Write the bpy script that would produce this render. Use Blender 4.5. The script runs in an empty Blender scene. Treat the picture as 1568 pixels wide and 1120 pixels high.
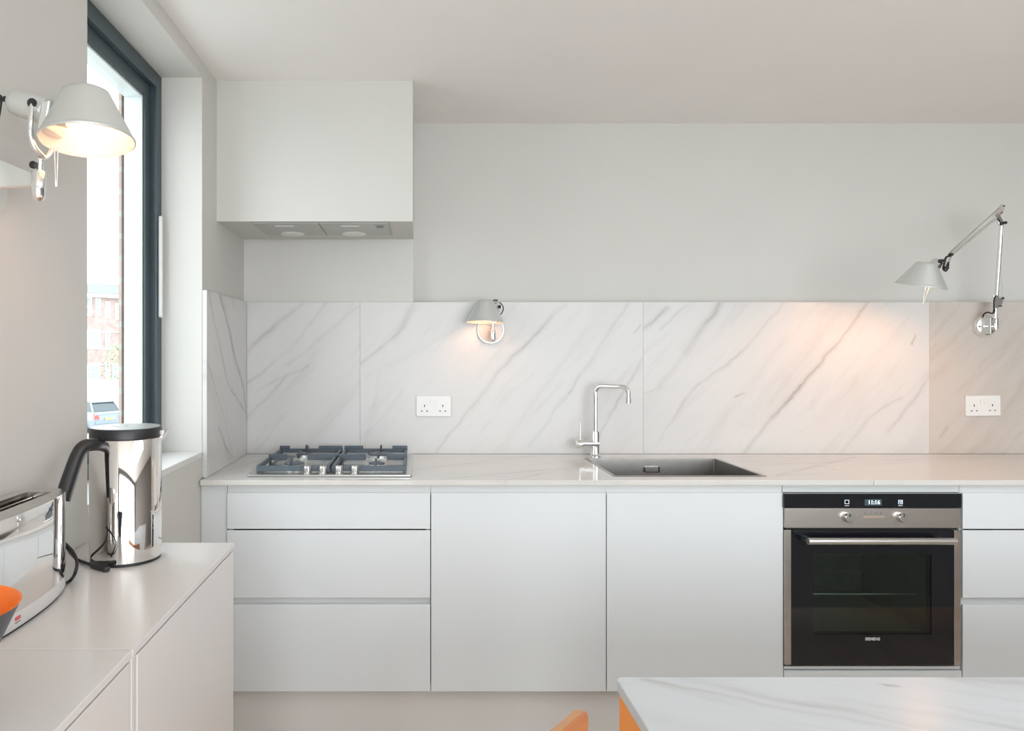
import bpy, bmesh, math, random
from mathutils import Vector, Matrix
random.seed(4)
S = bpy.context.scene
COL = S.collection
F, VX, VY, CZ = 1100.0, 638.0, 540.0, 1.33      # focal length in px (1568 frame), vanishing point, eye height

# ---------------------------------------------------------------- camera, world, light, exposure
cd = bpy.data.cameras.new('camera'); cam = bpy.data.objects.new('camera', cd); COL.objects.link(cam)
cd.sensor_width = 36; cd.lens = F / 1568 * 36
cd.shift_x = (784 - VX) / 1568; cd.shift_y = (VY - 560) / 1568
cd.clip_start = .02; cd.clip_end = 500
cam.location = (0, 0, CZ); cam.rotation_euler = (math.pi / 2, 0, 0)
S.camera = cam
S.view_settings.view_transform = 'Standard'; S.view_settings.look = 'None'
S.view_settings.gamma = 1; S.view_settings.use_curve_mapping = False
S.view_settings.exposure = 0.25
w = bpy.data.worlds.new('overcast_sky'); S.world = w; w.use_nodes = True
bg = w.node_tree.nodes['Background']; bg.inputs[0].default_value = (.90, .955, 1, 1); bg.inputs[1].default_value = 4.2
def area(name, loc, rot, sx, sy, watts=0, col=(1, 1, 1), portal=False):
    l = bpy.data.lights.new(name, 'AREA'); l.shape = 'RECTANGLE'; l.size = sx; l.size_y = sy; l.energy = watts; l.color = col
    if portal: l.cycles.is_portal = True
    o = bpy.data.objects.new(name, l); COL.objects.link(o); o.location = loc; o.rotation_euler = rot
    return o
area('window_portal', (-.99, 2.03, 1.63), (0, math.radians(-90), 0), 1.28, .86, portal=True)
area('added_rooflight_portal', (2.0, -.10, 2.47), (0, 0, 0), 1.4, 2.0, portal=True)  # samples sky through the rooflight added to brighten the room
area('garden_fill', (1.7, -2.62, 1.15), (math.radians(100), 0, 0), 4.3, 2.1, 64, (.93, .97, 1))  # fill lamp added behind the camera to lift the daylight level
area('added_opening_portal', (1.7, -2.66, 1.13), (math.radians(90), 0, 0), 4.4, 2.2, portal=True)  # samples sky through the garden opening added behind the camera

# ---------------------------------------------------------------- materials
def mat(name, col, rough=.5, metal=0, spec=.5, coat=0, emit=None, es=0, trans=0):
    m = bpy.data.materials.new(name); m.use_nodes = True
    b = m.node_tree.nodes['Principled BSDF']
    b.inputs['Base Color'].default_value = (*col, 1); b.inputs['Roughness'].default_value = rough
    b.inputs['Metallic'].default_value = metal; b.inputs['Specular IOR Level'].default_value = spec
    b.inputs['Coat Weight'].default_value = coat
    if trans: b.inputs['Transmission Weight'].default_value = trans
    if emit: b.inputs['Emission Color'].default_value = (*emit, 1); b.inputs['Emission Strength'].default_value = es
    return m
def N(m, t, **k):
    n = m.node_tree.nodes.new(t)
    for a, v in k.items(): setattr(n, a, v)
    return n
def L(m, a, b): m.node_tree.links.new(a, b)
def srgb(r, g, b): return tuple(((c / 255) / 12.92 if c / 255 <= .04045 else ((c / 255 + .055) / 1.055) ** 2.4) for c in (r, g, b))
def noisy(m, scale=6, amt=.06, bump=0, stretch=(1, 1, 1)):
    """slight colour variation and fine relief"""
    b = m.node_tree.nodes['Principled BSDF']; c = tuple(b.inputs['Base Color'].default_value)
    tc = N(m, 'ShaderNodeTexCoord'); mp = N(m, 'ShaderNodeMapping'); mp.inputs['Scale'].default_value = stretch
    n = N(m, 'ShaderNodeTexNoise'); n.inputs['Scale'].default_value = scale; n.inputs['Detail'].default_value = 5
    L(m, tc.outputs['Object'], mp.inputs[0]); L(m, mp.outputs[0], n.inputs['Vector'])
    r = N(m, 'ShaderNodeValToRGB')
    r.color_ramp.elements[0].position = .3; r.color_ramp.elements[1].position = .7
    r.color_ramp.elements[0].color = (*[max(0, x * (1 - amt)) for x in c[:3]], 1)
    r.color_ramp.elements[1].color = (*[min(1, x * (1 + amt)) for x in c[:3]], 1)
    L(m, n.outputs['Fac'], r.inputs[0]); L(m, r.outputs[0], b.inputs['Base Color'])
    if bump:
        bp = N(m, 'ShaderNodeBump'); bp.inputs['Strength'].default_value = bump; bp.inputs['Distance'].default_value = .002
        L(m, n.outputs['Fac'], bp.inputs['Height']); L(m, bp.outputs[0], b.inputs['Normal'])
    return m
PAINT = noisy(mat('white_wall_paint', (.65, .638, .605), .75), 3, .012)
CEIL = noisy(mat('white_ceiling_paint', (.90, .875, .845), .8), 3, .01)
LACQ = noisy(mat('white_satin_lacquer', (.74, .77, .785), .38, spec=.4), 2, .01)
SIDEB = noisy(mat('sideboard_lacquer', (.71, .695, .68), .24, spec=.45), 2, .01)
RAIL = mat('white_rail', (.78, .80, .795), .45)
FRAME = noisy(mat('slate_powder_coat', srgb(66, 80, 86), .35), 30, .05)
SKYREFL = mat('painted_sky_reflection', (.72, .78, .78), .3)  # pale tone stands in for sky reflected on the slate frame
CHROME = mat('chrome', (.88, .88, .88), .06, 1)
ALU = mat('satin_aluminium', (.70, .72, .70), .36, .6)
STEEL = noisy(mat('brushed_steel', (.60, .59, .57), .30, 1), 60, .06, .05, (.05, 1, 1))
SINKM = noisy(mat('brushed_sink_steel', (.38, .37, .35), .33, 1), 30, .06, .05)
OVST = noisy(mat('brushed_oven_steel', (.50, .465, .43), .33, 1), 40, .05, .05, (.08, 1, 1))
IRON = noisy(mat('cast_iron_enamel', srgb(84, 94, 103), .42), 60, .1, .1)
BLACKP = mat('black_plastic', (.018, .018, .02), .38)
CABLE = mat('black_rubber', (.015, .015, .016), .5)
BGLASS = mat('black_glass', (.008, .009, .012), .05, spec=.5)
WPLAS = mat('white_plastic', (.80, .80, .78), .3)
HOLE = mat('dark_slot', (.03, .03, .03), .7)
SHADEIN = mat('white_reflector', (.85, .80, .72), .5)
BULB = mat('lit_bulb', (1, .8, .6), .4, emit=(1, .48, .24), es=25)
BULB2 = mat('lit_bulb_strong', (1, .8, .6), .4, emit=(1, .52, .28), es=310)
BULB3 = mat('lit_bulb_soft', (1, .8, .6), .4, emit=(1, .52, .30), es=22)
ORANGE = noisy(mat('orange_lacquer', srgb(255, 152, 12), .35), 3, .02)
BOWLOUT = mat('charcoal_bowl', srgb(72, 76, 84), .4)
BOWLIN = mat('orange_enamel', srgb(250, 128, 40), .35)
WARMTRIM = mat('grey_edge', (.60, .56, .52), .5)
RED = mat('red_print', srgb(215, 95, 100), .5)
GREYINK = mat('grey_print', (.25, .25, .25), .5)
WHITEINK = mat('white_print', (.75, .75, .75), .4)
SYMB = mat('lit_symbol', (.5, .55, .6), .4, emit=(.75, .9, 1), es=.9)
DISP = mat('display_glass', (.03, .045, .05), .1, emit=(.1, .16, .17), es=.35)
CAV = noisy(mat('enamel_with_reflection', (.17, .20, .17), .35), 80, .2)  # enamel lightened to stand in for reflections on the door glass
FILTER = noisy(mat('extractor_filter', (.46, .46, .43), .35, .6), 300, .1, .1)
SLOT = mat('toaster_element', (.10, .09, .08), .4, .5)
def thin_glass(name, tint, lo, hi, rough):
    """a clear pane: see-through with a mirror reflection that grows towards grazing angles (same from both faces)"""
    m = bpy.data.materials.new(name); m.use_nodes = True; nt = m.node_tree; nt.nodes.remove(nt.nodes['Principled BSDF'])
    tr = nt.nodes.new('ShaderNodeBsdfTransparent'); tr.inputs[0].default_value = (*tint, 1)
    gl = nt.nodes.new('ShaderNodeBsdfGlossy'); gl.inputs['Roughness'].default_value = rough
    lw = nt.nodes.new('ShaderNodeLayerWeight'); pw = nt.nodes.new('ShaderNodeMath'); pw.operation = 'POWER'; pw.inputs[1].default_value = 5
    mr = nt.nodes.new('ShaderNodeMapRange'); mr.inputs[3].default_value = lo; mr.inputs[4].default_value = hi
    mx = nt.nodes.new('ShaderNodeMixShader'); K = nt.links.new
    K(lw.outputs['Facing'], pw.inputs[0]); K(pw.outputs[0], mr.inputs[0]); K(mr.outputs[0], mx.inputs[0]); K(tr.outputs[0], mx.inputs[1]); K(gl.outputs[0], mx.inputs[2])
    K(mx.outputs[0], nt.nodes['Material Output'].inputs[0]); return m
GLASS = thin_glass('window_glass', (.97, .985, .98), .02, .6, .01)
OVGLASS = thin_glass('tinted_oven_glass', (.60, .66, .63), .045, .8, .03)

# a vein: distance from a (noise-warped) point to a segment -> soft dark line
def vein_group():
    g = bpy.data.node_groups.new('marble_vein', 'ShaderNodeTree')
    for n_, t in (('P', 'NodeSocketVector'), ('A', 'NodeSocketVector'), ('D', 'NodeSocketVector'), ('InvLen2', 'NodeSocketFloat'), ('Width', 'NodeSocketFloat'), ('Strength', 'NodeSocketFloat')):
        g.interface.new_socket(n_, in_out='INPUT', socket_type=t)
    g.interface.new_socket('Fac', in_out='OUTPUT', socket_type='NodeSocketFloat')
    i = g.nodes.new('NodeGroupInput'); o = g.nodes.new('NodeGroupOutput'); K = g.links.new
    def V(op, a, b=None):
        n = g.nodes.new('ShaderNodeVectorMath'); n.operation = op; K(a, n.inputs[0])
        if b is not None: K(b, n.inputs[3 if op == 'SCALE' else 1])
        return n
    def M(op, a, b=None, clamp=False):
        n = g.nodes.new('ShaderNodeMath'); n.operation = op; n.use_clamp = clamp
        for k, s in enumerate((a, b)):
            if s is None: continue
            if isinstance(s, (int, float)): n.inputs[k].default_value = s
            else: K(s, n.inputs[k])
        return n.outputs[0]
    ap = V('SUBTRACT', i.outputs['P'], i.outputs['A'])
    dt = V('DOT_PRODUCT', ap.outputs[0], i.outputs['D'])
    t = M('MULTIPLY', dt.outputs['Value'], i.outputs['InvLen2'], True)
    pr = V('SCALE', i.outputs['D'], t)
    df = V('SUBTRACT', ap.outputs[0], pr.outputs[0])
    ln = V('LENGTH', df.outputs[0])
    q = M('DIVIDE', ln.outputs['Value'], i.outputs['Width'])
    e = M('POWER', 2.718, M('MULTIPLY', M('POWER', q, 1.3), -1.0))
    K(M('MULTIPLY', e, i.outputs['Strength']), o.inputs[0])
    return g
VEIN = vein_group()
def marble(name, base, veins=(), plane='xz', angle=50, rough=.3, tint=(.42, .40, .37), seed=0, soft=.5, clouds=.5, spec=.5):
    m = mat(name, base, rough, spec=spec); b = m.node_tree.nodes['Principled BSDF']
    geo = N(m, 'ShaderNodeNewGeometry')
    sep = N(m, 'ShaderNodeSeparateXYZ'); L(m, geo.outputs['Position'], sep.inputs[0])
    cmb = N(m, 'ShaderNodeCombineXYZ')
    a, c = {'xz': ('X', 'Z'), 'yz': ('Y', 'Z'), 'xy': ('X', 'Y')}[plane]
    L(m, sep.outputs[a], cmb.inputs[0]); L(m, sep.outputs[c], cmb.inputs[1])
    # warp
    n1 = N(m, 'ShaderNodeTexNoise'); n1.inputs['Scale'].default_value = 5.5; n1.inputs['Detail'].default_value = 6; n1.inputs['Roughness'].default_value = .62
    off = N(m, 'ShaderNodeVectorMath', operation='ADD'); off.inputs[1].default_value = (seed * 3.7, seed * 1.9, seed)
    L(m, cmb.outputs[0], off.inputs[0]); L(m, off.outputs[0], n1.inputs['Vector'])
    sb = N(m, 'ShaderNodeVectorMath', operation='SUBTRACT'); sb.inputs[1].default_value = (.5, .5, .5); L(m, n1.outputs['Color'], sb.inputs[0])
    sc = N(m, 'ShaderNodeVectorMath', operation='MULTIPLY'); sc.inputs[1].default_value = (.055, .055, 0); L(m, sb.outputs[0], sc.inputs[0])
    wp = N(m, 'ShaderNodeVectorMath', operation='ADD'); L(m, cmb.outputs[0], wp.inputs[0]); L(m, sc.outputs[0], wp.inputs[1])
    # streaky clouds along the vein direction
    def streak(sx, sy, lo, hi, amt, sd):
        o2 = N(m, 'ShaderNodeVectorMath', operation='ADD'); o2.inputs[1].default_value = (sd, sd * 2.1, sd * .3); L(m, wp.outputs[0], o2.inputs[0])
        mp = N(m, 'ShaderNodeMapping', vector_type='TEXTURE'); mp.inputs['Rotation'].default_value = (0, 0, math.radians(angle)); mp.inputs['Scale'].default_value = (1 / sx, 1 / sy, 1)
        L(m, o2.outputs[0], mp.inputs[0])
        n = N(m, 'ShaderNodeTexNoise'); n.inputs['Scale'].default_value = 1; n.inputs['Detail'].default_value = 8; n.inputs['Roughness'].default_value = .6
        L(m, mp.outputs[0], n.inputs['Vector'])
        r = N(m, 'ShaderNodeMapRange'); r.inputs[1].default_value = lo; r.inputs[2].default_value = hi; r.inputs[3].default_value = 0; r.inputs[4].default_value = amt
        L(m, n.outputs['Fac'], r.inputs[0]); return r.outputs[0], n.outputs['Fac']
    s1, f1 = streak(1.3, 7, .52, .80, clouds, seed + 3)
    s2, f2 = streak(3, 22, .55, .8, soft, seed + 11)
    # thin ridges
    s3, f3 = streak(.8, 4.5, 0, 1, 1, seed + 21)
    d = N(m, 'ShaderNodeMath', operation='SUBTRACT'); L(m, f3, d.inputs[0]); d.inputs[1].default_value = .5
    ab = N(m, 'ShaderNodeMath', operation='ABSOLUTE'); L(m, d.outputs[0], ab.inputs[0])
    rr = N(m, 'ShaderNodeMapRange'); rr.inputs[1].default_value = 0; rr.inputs[2].default_value = .012; rr.inputs[3].default_value = soft * .25; rr.inputs[4].default_value = 0
    L(m, ab.outputs[0], rr.inputs[0])
    gate = N(m, 'ShaderNodeMath', operation='MULTIPLY'); L(m, rr.outputs[0], gate.inputs[0]); L(m, f1, gate.inputs[1])
    tot = None
    def add(o):
        nonlocal tot
        if tot is None: tot = o; return
        n = N(m, 'ShaderNodeMath', operation='ADD'); L(m, tot, n.inputs[0]); L(m, o, n.inputs[1]); tot = n.outputs[0]
    add(s1); add(s2); add(gate.outputs[0])
    mod = N(m, 'ShaderNodeMapRange'); mod.inputs[1].default_value = .35; mod.inputs[2].default_value = .65; mod.inputs[3].default_value = .35; mod.inputs[4].default_value = 1.15
    L(m, f2, mod.inputs[0])
    vt = None
    for (x0, y0, x1, y1, wd, st) in veins:
        g = N(m, 'ShaderNodeGroup'); g.node_tree = VEIN
        L(m, wp.outputs[0], g.inputs['P']); g.inputs['A'].default_value = (x0, y0, 0); g.inputs['D'].default_value = (x1 - x0, y1 - y0, 0)
        g.inputs['InvLen2'].default_value = 1 / ((x1 - x0) ** 2 + (y1 - y0) ** 2); g.inputs['Width'].default_value = wd; g.inputs['Strength'].default_value = st
        if vt is None: vt = g.outputs[0]
        else:
            n = N(m, 'ShaderNodeMath', operation='MAXIMUM'); L(m, vt, n.inputs[0]); L(m, g.outputs[0], n.inputs[1]); vt = n.outputs[0]
    if vt is not None:
        n = N(m, 'ShaderNodeMath', operation='MULTIPLY'); L(m, vt, n.inputs[0]); L(m, mod.outputs[0], n.inputs[1]); add(n.outputs[0])
    cl = N(m, 'ShaderNodeClamp'); L(m, tot, cl.inputs[0])
    mixc = N(m, 'ShaderNodeMix', data_type='RGBA'); L(m, cl.outputs[0], mixc.inputs[0])
    mixc.inputs[6].default_value = (*base, 1); mixc.inputs[7].default_value = (*tint, 1)
    L(m, mixc.outputs[2], b.inputs['Base Color'])
    return m

# ---------------------------------------------------------------- mesh helpers (world coordinates; parts are stored relative to their thing)
def tag(o, label=None, cat=None, group=None, kind=None):
    for k, v in (('label', label), ('category', cat), ('group', group), ('kind', kind)):
        if v: o[k] = v
    return o
def thing(name, loc, label, cat, group=None, kind=None):
    o = bpy.data.objects.new(name, None); COL.objects.link(o); o.location = loc; o.empty_display_size = .05
    return tag(o, label, cat, group, kind)
def origin(o):
    v = Vector((0, 0, 0))
    while o is not None: v += o.location; o = o.parent
    return v
def put(name, bm, m, parent=None, bevel=0, seg=2, smooth=False, sub=0, loc=None):
    bmesh.ops.recalc_face_normals(bm, faces=bm.faces)
    me = bpy.data.meshes.new(name)
    o = bpy.data.objects.new(name, me)
    base = origin(parent) if parent else Vector(loc or (0, 0, 0))
    if parent: o.parent = parent
    else: o.location = base
    bmesh.ops.translate(bm, verts=bm.verts, vec=-base)
    bm.to_mesh(me); bm.free(); COL.objects.link(o)
    for mm in (m if isinstance(m, (list, tuple)) else [m]): me.materials.append(mm)
    if smooth:
        for p in me.polygons: p.use_smooth = True
    if bevel:
        b = o.modifiers.new('bevel', 'BEVEL'); b.width = bevel; b.segments = seg; b.limit_method = 'ANGLE'; b.angle_limit = math.radians(40)
        b.harden_normals = False
    if sub:
        s_ = o.modifiers.new('sub', 'SUBSURF'); s_.levels = sub; s_.render_levels = sub
    return o
def addbox(bm, x0, x1, y0, y1, z0, z1):
    vs = [bm.verts.new(p) for p in ((x0, y0, z0), (x1, y0, z0), (x1, y1, z0), (x0, y1, z0), (x0, y0, z1), (x1, y0, z1), (x1, y1, z1), (x0, y1, z1))]
    for f in ((0, 3, 2, 1), (4, 5, 6, 7), (0, 1, 5, 4), (1, 2, 6, 5), (2, 3, 7, 6), (3, 0, 4, 7)): bm.faces.new([vs[i] for i in f])
def box(name, x0, x1, y0, y1, z0, z1, m, parent=None, bevel=.0, seg=2):
    bm = bmesh.new(); addbox(bm, x0, x1, y0, y1, z0, z1)
    return put(name, bm, m, parent, bevel, seg, loc=((x0 + x1) / 2, (y0 + y1) / 2, z0))
def boxes(name, lst, m, parent=None, bevel=0):
    bm = bmesh.new()
    for b in lst: addbox(bm, *b)
    return put(name, bm, m, parent, bevel)
def basis(axis):
    z = Vector(axis).normalized(); h = Vector((0, 0, 1)) if abs(z.z) < .9 else Vector((1, 0, 0))
    x = h.cross(z).normalized(); return x, z.cross(x).normalized(), z
def addlathe(bm, prof, org, axis, n=32, close=True, sx=1, sy=1, xdir=None):
    """prof: (radius, height) pairs along axis"""
    x, y, z = basis(axis)
    if xdir is not None: x = Vector(xdir).normalized(); y = z.cross(x).normalized()
    org = Vector(org); rings = []
    for r, h in prof:
        if r < 1e-6: rings.append([bm.verts.new(org + z * h)])
        else: rings.append([bm.verts.new(org + z * h + x * (r * sx * math.cos(2 * math.pi * k / n)) + y * (r * sy * math.sin(2 * math.pi * k / n))) for k in range(n)])
    for a, b in zip(rings, rings[1:]):
        for k in range(n):
            k2 = (k + 1) % n
            if len(a) == 1 and len(b) == 1: continue
            if len(a) == 1: bm.faces.new((a[0], b[k], b[k2]))
            elif len(b) == 1: bm.faces.new((a[k], a[k2], b[0]))
            else: bm.faces.new((a[k], a[k2], b[k2], b[k]))
    if close:
        for r in (rings[0], rings[-1]):
            if len(r) > 2: bm.faces.new(r)
def lathe(name, prof, org, axis, m, parent=None, n=32, bevel=0, close=True, smooth=True, **k):
    bm = bmesh.new(); addlathe(bm, prof, org, axis, n, close, **k)
    o = put(name, bm, m, parent, bevel, smooth=smooth, loc=org)
    if smooth: autosmooth(o)
    return o
def autosmooth(o, ang=35):
    me = o.data; bm = bmesh.new(); bm.from_mesh(me)
    for e in bm.edges:
        if len(e.link_faces) == 2 and e.calc_face_angle(0) > math.radians(ang): e.smooth = False
    bm.to_mesh(me); bm.free()
def spline(pts, n=8):
    pts = [Vector(p) for p in pts]; out = []
    P = [pts[0] * 2 - pts[1]] + pts + [pts[-1] * 2 - pts[-2]]
    for i in range(1, len(P) - 2):
        for k in range(n):
            t = k / n
            out.append(.5 * ((2 * P[i]) + (-P[i - 1] + P[i + 1]) * t + (2 * P[i - 1] - 5 * P[i] + 4 * P[i + 1] - P[i + 2]) * t * t + (-P[i - 1] + 3 * P[i] - 3 * P[i + 1] + P[i + 2]) * t ** 3))
    out.append(pts[-1]); return out
def addtube(bm, pts, r, n=12, sx=1):
    pts = [Vector(p) for p in pts]; rs = r if isinstance(r, (list, tuple)) else [r] * len(pts)
    up = None; rings = []
    for i, p in enumerate(pts):
        t = (pts[min(i + 1, len(pts) - 1)] - pts[max(i - 1, 0)]).normalized()
        if up is None: x, y, _ = basis(t); up = x
        x = (up - t * up.dot(t)).normalized(); up = x; y = t.cross(x)
        rings.append([bm.verts.new(p + x * (rs[i] * sx * math.cos(2 * math.pi * k / n)) + y * (rs[i] * math.sin(2 * math.pi * k / n))) for k in range(n)])
    for a, b in zip(rings, rings[1:]):
        for k in range(n): bm.faces.new((a[k], a[(k + 1) % n], b[(k + 1) % n], b[k]))
    bm.faces.new(rings[0]); bm.faces.new(rings[-1])
def tube(name, pts, r, m, parent=None, n=12, sx=1):
    bm = bmesh.new(); addtube(bm, pts, r, n, sx)
    o = put(name, bm, m, parent, smooth=True, loc=pts[0]); autosmooth(o, 50); return o
def addprism(bm, pts, vec):
    a = [bm.verts.new(p) for p in pts]; v = Vector(vec); b = [bm.verts.new(Vector(p) + v) for p in pts]
    bm.faces.new(a); bm.faces.new(b[::-1])
    for i in range(len(a)): bm.faces.new((a[i], a[(i + 1) % len(a)], b[(i + 1) % len(a)], b[i]))
def prism(name, pts, vec, m, parent=None, bevel=0, smooth=False, loc=None):
    bm = bmesh.new(); addprism(bm, pts, vec); return put(name, bm, m, parent, bevel, smooth=smooth, loc=loc or pts[0])
def rrect(cx, cz, w, h, r, n=5):
    out = []
    for qx, qz, a0 in ((1, 1, 0), (-1, 1, 90), (-1, -1, 180), (1, -1, 270)):
        for k in range(n + 1):
            a = math.radians(a0 + 90 * k / n); out.append((cx + qx * (w / 2 - r) + r * math.cos(a), cz + qz * (h / 2 - r) + r * math.sin(a)))
    return out
def text(name, s, size, loc, m, parent, rot=(math.pi / 2, 0, 0), ext=.0004, bold=0, align='CENTER'):
    c = bpy.data.curves.new(name, 'FONT'); c.body = s; c.size = size; c.align_x = align; c.align_y = 'CENTER'; c.extrude = ext; c.offset = bold; c.resolution_u = 3
    t = bpy.data.objects.new(name + '_tmp', c); COL.objects.link(t)
    me = bpy.data.meshes.new_from_object(t); bpy.data.objects.remove(t); bpy.data.curves.remove(c)
    me.materials.clear(); me.materials.append(m); me.name = name
    me.transform(Matrix.Rotation(rot[2], 4, 'Z') @ Matrix.Rotation(rot[0], 4, 'X'))
    o = bpy.data.objects.new(name, me); COL.objects.link(o); o.parent = parent; o.location = Vector(loc) - origin(parent)
    return o
def at(px, py, Y):   # a pixel of the 1568x1120 photograph at depth Y, as a world point (measuring aid)
    return Vector(((px - VX) * Y / F, Y, CZ - (py - VY) * Y / F))

# ---------------------------------------------------------------- the room
WX = -.735; WY0, WY1 = 1.603, 2.46; WZ0, WZ1 = .99, 2.272; CEILZ = 2.329
SPL = 3.04; WB = 3.13; SPLZ = 1.543; OX = -1.0; RX = 4.2; RY = -2.5
def struct(o): o['kind'] = 'structure'; return o
struct(box('floor', OX, RX + .1, RY - .1, WB + .2, -.1, 0, noisy(mat('pale_oak_floor', (.70, .59, .49), .5), 2, .12, 0, (8, .6, 1))))
RF = (1.3, 2.7, -1.1, .9)      # unseen rooflight opening, added over the dining side for top light
struct(boxes('ceiling', [(OX, RX + .1, RF[3], WB + .2, CEILZ, CEILZ + .15), (OX, RX + .1, RY - .1, RF[2], CEILZ, CEILZ + .15), (OX, RF[0], RF[2], RF[3], CEILZ, CEILZ + .15), (RF[1], RX + .1, RF[2], RF[3], CEILZ, CEILZ + .15)], CEIL))
struct(boxes('wall_left', [(OX, WX, RY, WY0, 0, CEILZ), (OX, WX, WY1, WB + .2, 0, CEILZ), (OX, WX, WY0, WY1, 0, WZ0 - .02), (OX, WX, WY0, WY1, WZ1, CEILZ)], PAINT))
struct(boxes('wall_back', [(WX, RX, WB, WB + .2, 0, CEILZ), (WX, RX, SPL + .0195, WB, 0, SPLZ - .003), (WX, -.014, SPL + .016, WB, SPLZ - .003, CEILZ)], PAINT))
struct(box('wall_right', RX, RX + .15, RY, WB, 0, CEILZ, noisy(mat('bounce_cutting_dark_wall', (.20, .18, .165), .7), 3, .02)))  # unseen wall kept dark to cut bounce light on the sideboard fronts
struct(boxes('wall_front', [(OX, -.5, RY - .15, RY, 0, CEILZ), (3.9, RX + .15, RY - .15, RY, 0, CEILZ), (-.5, 3.9, RY - .15, RY, 2.2, CEILZ)], mat('dark_wall_for_reflections', (.16, .165, .17), .7)))  # unseen wall darkened to put dark reflections into the chrome
gd = struct(thing('added_door_1', (1.7, RY - .06, 0), 'slate garden door frame added unseen behind the camera for daylight and reflections', None))
for k in range(6):
    xk = -.5 + 4.4 * k / 5
    box('added_mullion', max(-.5, xk - .045), min(3.9, xk + .045), RY - .1, RY - .03, .0, 2.2, FRAME, gd)  # unseen bars added to break up reflections in the chrome
# boxed-in chimney above the hob that houses the extractor
BH = 2.64
struct(box('trim_1', WX, -.014, BH, SPL + .02, 1.812, CEILZ, PAINT))
bpy.data.objects['trim_1']['label'] = 'white plastered box housing the extractor over the hob'
# ---- window_1: frame, sash, sky-reflection ring, glass, sill
wn = struct(thing('window_1', (-.9, (WY0 + WY1) / 2, WZ0), 'slate grey framed window in the left wall', None))
def ring(name, x0, x1, y0, y1, z0, z1, t, m, parent, bev=.002, tb=None):
    tb = tb or t
    bm = bmesh.new()
    for b in ((x0, x1, y0, y0 + t, z0, z1), (x0, x1, y1 - t, y1, z0, z1), (x0, x1, y0 + t, y1 - t, z0, z0 + tb), (x0, x1, y0 + t, y1 - t, z1 - t, z1)): addbox(bm, *b)
    return put(name, bm, m, parent, bev)
fx = -.873
ring('window_frame', fx - .085, fx, WY0, WY1, WZ0, WZ1, .05, FRAME, wn, tb=.04)
ring('sash', fx - .075, fx - .02, WY0 + .05, WY1 - .05, WZ0 + .04, WZ1 - .05, .045, FRAME, wn, tb=.036)
ring('sky_reflection_ring', fx - .087, fx - .028, WY0 + .095, WY1 - .095, WZ0 + .076, WZ1 - .095, .008, SKYREFL, wn, .001)  # pale ring paints the sky's reflection over the sash reveal
box('pane', fx - .060, fx - .056, WY0 + .1, WY1 - .1, WZ0 + .08, WZ1 - .1, GLASS, wn)
hp = [(fx + .001, WY1 - .028 + a, 1.62 + b) for a, b in rrect(0, 0, .016, .345, .0078)]
prism('window_handle', hp, (.012, 0, 0), WPLAS, wn, .002)
box('window_sill', OX + .06, WX + .001, WY0 - .0, WY1, WZ0 - .02, WZ0, mat('white_sill', (.80, .80, .79), .35), wn, .002)

# brick outer skin with reveal, seen as a thin strip beyond the glass
bmx = mat('red_brick', (.36, .16, .11), .85)
def brickmat(name, scale, c1, c2, mortar):
    m = mat(name, c1, .85); b = m.node_tree.nodes['Principled BSDF']
    tc = N(m, 'ShaderNodeTexCoord'); sp = N(m, 'ShaderNodeSeparateXYZ'); cb = N(m, 'ShaderNodeCombineXYZ')
    ad = N(m, 'ShaderNodeMath', operation='ADD')
    L(m, tc.outputs['Object'], sp.inputs[0]); L(m, sp.outputs['X'], ad.inputs[0]); L(m, sp.outputs['Y'], ad.inputs[1])
    L(m, ad.outputs[0], cb.inputs[0]); L(m, sp.outputs['Z'], cb.inputs[1])
    t = N(m, 'ShaderNodeTexBrick'); t.inputs['Scale'].default_value = scale; t.inputs['Color1'].default_value = (*c1, 1); t.inputs['Color2'].default_value = (*c2, 1); t.inputs['Mortar'].default_value = (*mortar, 1)
    t.inputs['Mortar Size'].default_value = .01
    t.inputs['Brick Width'].default_value = .225; t.inputs['Row Height'].default_value = .075
    L(m, cb.outputs[0], t.inputs['Vector']); L(m, t.outputs['Color'], b.inputs['Base Color']); return m
BRICK = brickmat('brickwork', 1, (.42, .30, .25), (.48, .36, .31), (.45, .42, .38))
struct(boxes('trim_2', [(OX - .008, OX + .002, WY1 - .030, WY1 + .3, .9, 2.4), (OX - .03, OX - .001, WY0 - .3, WY0 + .02, .9, 2.4)], BRICK))

# ---------------------------------------------------------------- splashback and worktop
def px(x0, y0, x1, y1, wd, st, s=361.8): return ((x0 - VX) / s, CZ - (y0 - VY) / s, (x1 - VX) / s, CZ - (y1 - VY) / s, wd, st)
MB = (.67, .662, .65)
def sv(*a): return [px(*v) for v in a]
vA = sv((372, 540, 420, 500, .010, .75), (420, 500, 462, 466, .008, .6), (378, 588, 440, 540, .006, .5), (440, 540, 500, 465, .008, .45), (376, 645, 440, 575, .006, .4), (440, 560, 548, 470, .006, .3), (392, 600, 470, 560, .004, .3))
vB = sv((548, 560, 600, 520, .007, .45), (600, 520, 634, 468, .012, .5), (560, 580, 760, 470, .014, .22), (668, 692, 720, 625, .006, .5), (720, 625, 785, 545, .009, .6), (785, 545, 864, 466, .009, .7), (810, 686, 900, 560, .008, .38), (900, 560, 962, 466, .009, .4), (905, 690, 984, 550, .006, .42), (762, 690, 900, 500, .012, .2), (970, 508, 980, 497, .003, 1), (870, 600, 873, 596, .003, 1), (592, 520, 560, 690, .010, .15))
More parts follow.
